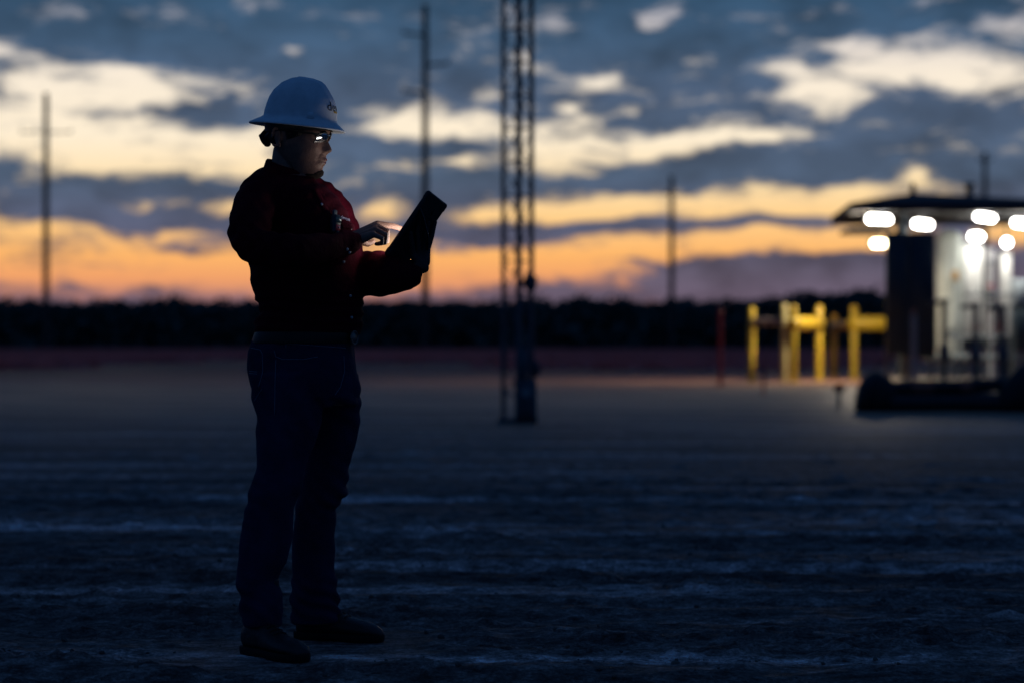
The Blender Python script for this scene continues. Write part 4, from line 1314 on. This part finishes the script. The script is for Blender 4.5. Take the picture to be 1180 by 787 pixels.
# lettering across the front of the shell
lm = letters('devon', .043)
for v_ in lm.vertices:
    th = v_.co.x / .098 * 1.06
    q_ = crown(th, .050 + v_.co.y * .95 + H0)
    cen = HO + upv * .06
    v_.co = q_ + (q_ - cen).normalized() * .0012
link_mesh('lettering', lm, dark_pl, hato, smooth=False)
gd = MB(); rows = []
for h_ in (.044, .047, .050):
    rows.append([crown(t_, h_ + H0) + (crown(t_, h_ + H0) - HO).normalized() * .0011 for t_ in [R(-14 + 28 * i / 10) for i in range(11)]])
gd.loft(rows, cap=False, closed=False).build('emblem', mat('gold_mark', (.55, .33, .05), .5), hato, auto=False)

# --- safety glasses
gl_m = bpy.data.materials.new('clear_lens'); gl_m.use_nodes = True
gt = gl_m.node_tree; gt.nodes.clear()
o_ = gt.nodes.new('ShaderNodeOutputMaterial'); mxs = gt.nodes.new('ShaderNodeMixShader'); trn = gt.nodes.new('ShaderNodeBsdfTransparent'); trn.inputs[0].default_value = (.55, .56, .58, 1)
gls = gt.nodes.new('ShaderNodeBsdfGlossy'); gls.inputs['Roughness'].default_value = .06; fr_ = gt.nodes.new('ShaderNodeFresnel'); fr_.inputs[0].default_value = 1.42
gt.links.new(fr_.outputs[0], mxs.inputs[0]); gt.links.new(trn.outputs[0], mxs.inputs[1]); gt.links.new(gls.outputs[0], mxs.inputs[2]); gt.links.new(mxs.outputs[0], o_.inputs[0])
gf = MB()
def gpt(v, y, du=0.0):
    """lens surface: wraps round the brow and leans in towards the cheek"""
    return head_frame(.1125 - 5.5 * v * v + du - .0010 * max(0, y - 158) - .00030 * max(0, y - 160) ** 2, v, y)
for s in (-1, 1):
    prev = [gpt(s * v, y) for v, y in ((.008, 160.5), (.014, 156.5), (.032, 155.0), (.052, 156.0), (.060, 159.5), (.056, 165.5), (.040, 169.5), (.022, 169.0), (.010, 164.5), (.008, 160.5))]
    gf.tube(prev, .0016, 8, roundcap=False)
    gf.tube([gpt(s * v, y) for v, y in ((.010, 157.0), (.032, 155.2), (.056, 157.0))], .0026, 8)
    gf.tube([gpt(s * .059, 158.5), head_frame(.080, s * .074, 157.0), head_frame(.03, s * .081, 154.5), head_frame(-.03, s * .083, 151.8), head_frame(-.055, s * .081, 154)], [.004, .0042, .003, .0026, .002], 8)
gf.tube([gpt(-.010, 159.5), gpt(0, 158.5, .002), gpt(.010, 159.5)], .0022, 8)
glo = gf.build('safety_glasses', dark_pl, man)
for s in (-1, 1):
    le = MB(); rows = []
    for i in range(15):
        y = 155.6 + 13.4 * i / 14; row = []
        for j in range(15):
            k = j / 14
            lo_ = .010 + .008 * max(0, (y - 163) / 6); hi_ = .058 - .014 * max(0, (y - 162) / 7) ** 2
            row.append(gpt(s * (lo_ + (hi_ - lo_) * k), y, -.0004))
        rows.append(row)
    le.loft(rows, cap=False, closed=False).build('lens', gl_m, glo, auto=False)

# ------------------------------------------------------------------ tablet in a rugged case
case_m = mat('rubber_case', (.014, .015, .018), .55, .35, bump=.15, bscale=60)
tabo = empty('tablet', TC); tag(tabo, 'black tablet in a thick rubber case, lit screen turned to the man', 'tablet')
rotT = Matrix((e1, e2, nscr)).transposed()
MB().box(TC, (TL, TW, TT), bev=.006, rot=rotT).build('case', case_m, tabo)
scr_m = mat('lit_screen', (.02, .02, .02), .2, emit=(1.0, .95, .90), estr=7.8)
MB().box(tab(0, 0, TT * .5 + .0012), (TL - .036, TW - .030, .002), rot=rotT).build('screen', scr_m, tabo, smooth=False)
for a_ in (-1, 1):
    for c_ in (-1, 1):
        MB().box(tab(a_ * (TL / 2 - .0172), c_ * (TW / 2 - .0172), 0), (.034, .034, TT + .003), bev=.005, rot=rotT).build('corner_bumper', case_m, tabo)
sp = MB()
sp.tube([tab(-.075, .075, -TT * .5), tab(-.045, .05, -TT * .5 - .052), tab(.0, .0, -TT * .5 - .046), tab(.045, -.045, -TT * .5 - .012), tab(.06, -.07, -TT * .5)], .0105, 10, .35)
sp.build('hand_strap', case_m, tabo)
MB().tube([tab(.075, .02, -TT * .5 + .001), tab(.075, .02, -TT * .5 - .003)], .008, 16, roundcap=False).build('camera_lens', dark_pl, tabo)
MB().tube([tab(.05, -.068, -TT * .5 - .006), tab(-.035, .006, -TT * .5 - .04), tab(-.07, .03, -TT * .5 - .045)], .0028, 8).build('stylus', dark_pl, tabo)

# ------------------------------------------------------------------ gas monitor clipped to the shirt
h, n = onshirt(383.5, 259, .012)
gmn = empty('gas_detector', h); tag(gmn, 'small black gas monitor clipped to the shirt front below the collar', 'gas monitor')
upx = (Vector((.16, 0, 1)) - n * n.dot(Vector((.16, 0, 1)))).normalized(); tx = upx.cross(n).normalized()
rot = Matrix((tx, -n, upx)).transposed()
gdm = mat('detector_shell', (.03, .035, .04), .45, .4)
MB().box(h, (.036, .024, .062), bev=.006, rot=rot).build('body', gdm, gmn)
MB().box(h + upx * .014 + n * .0125, (.026, .003, .018), bev=.001, rot=rot).build('display', mat('display_glass', (.05, .09, .10), .15), gmn)
MB().box(h - upx * .013 + n * .0125, (.022, .004, .020), bev=.0015, rot=rot).build('sensor_grille', mat('red_label', (.40, .04, .06), .4), gmn)
MB().tube([h - upx * .010 + n * .0145 + tx * .004, h - upx * .010 + n * .0165 + tx * .004], .0035, 10, roundcap=False).build('indicator', mat('pink_lamp', (.75, .35, .40), .3), gmn)
MB().tube([h - upx * .026 + n * .012, h - upx * .031 + n * .012], .006, 10).build('button', gdm, gmn)
MB().box(h + upx * .036 - n * .006, (.018, .008, .022), bev=.002, rot=rot).build('clip', dsteel, gmn)
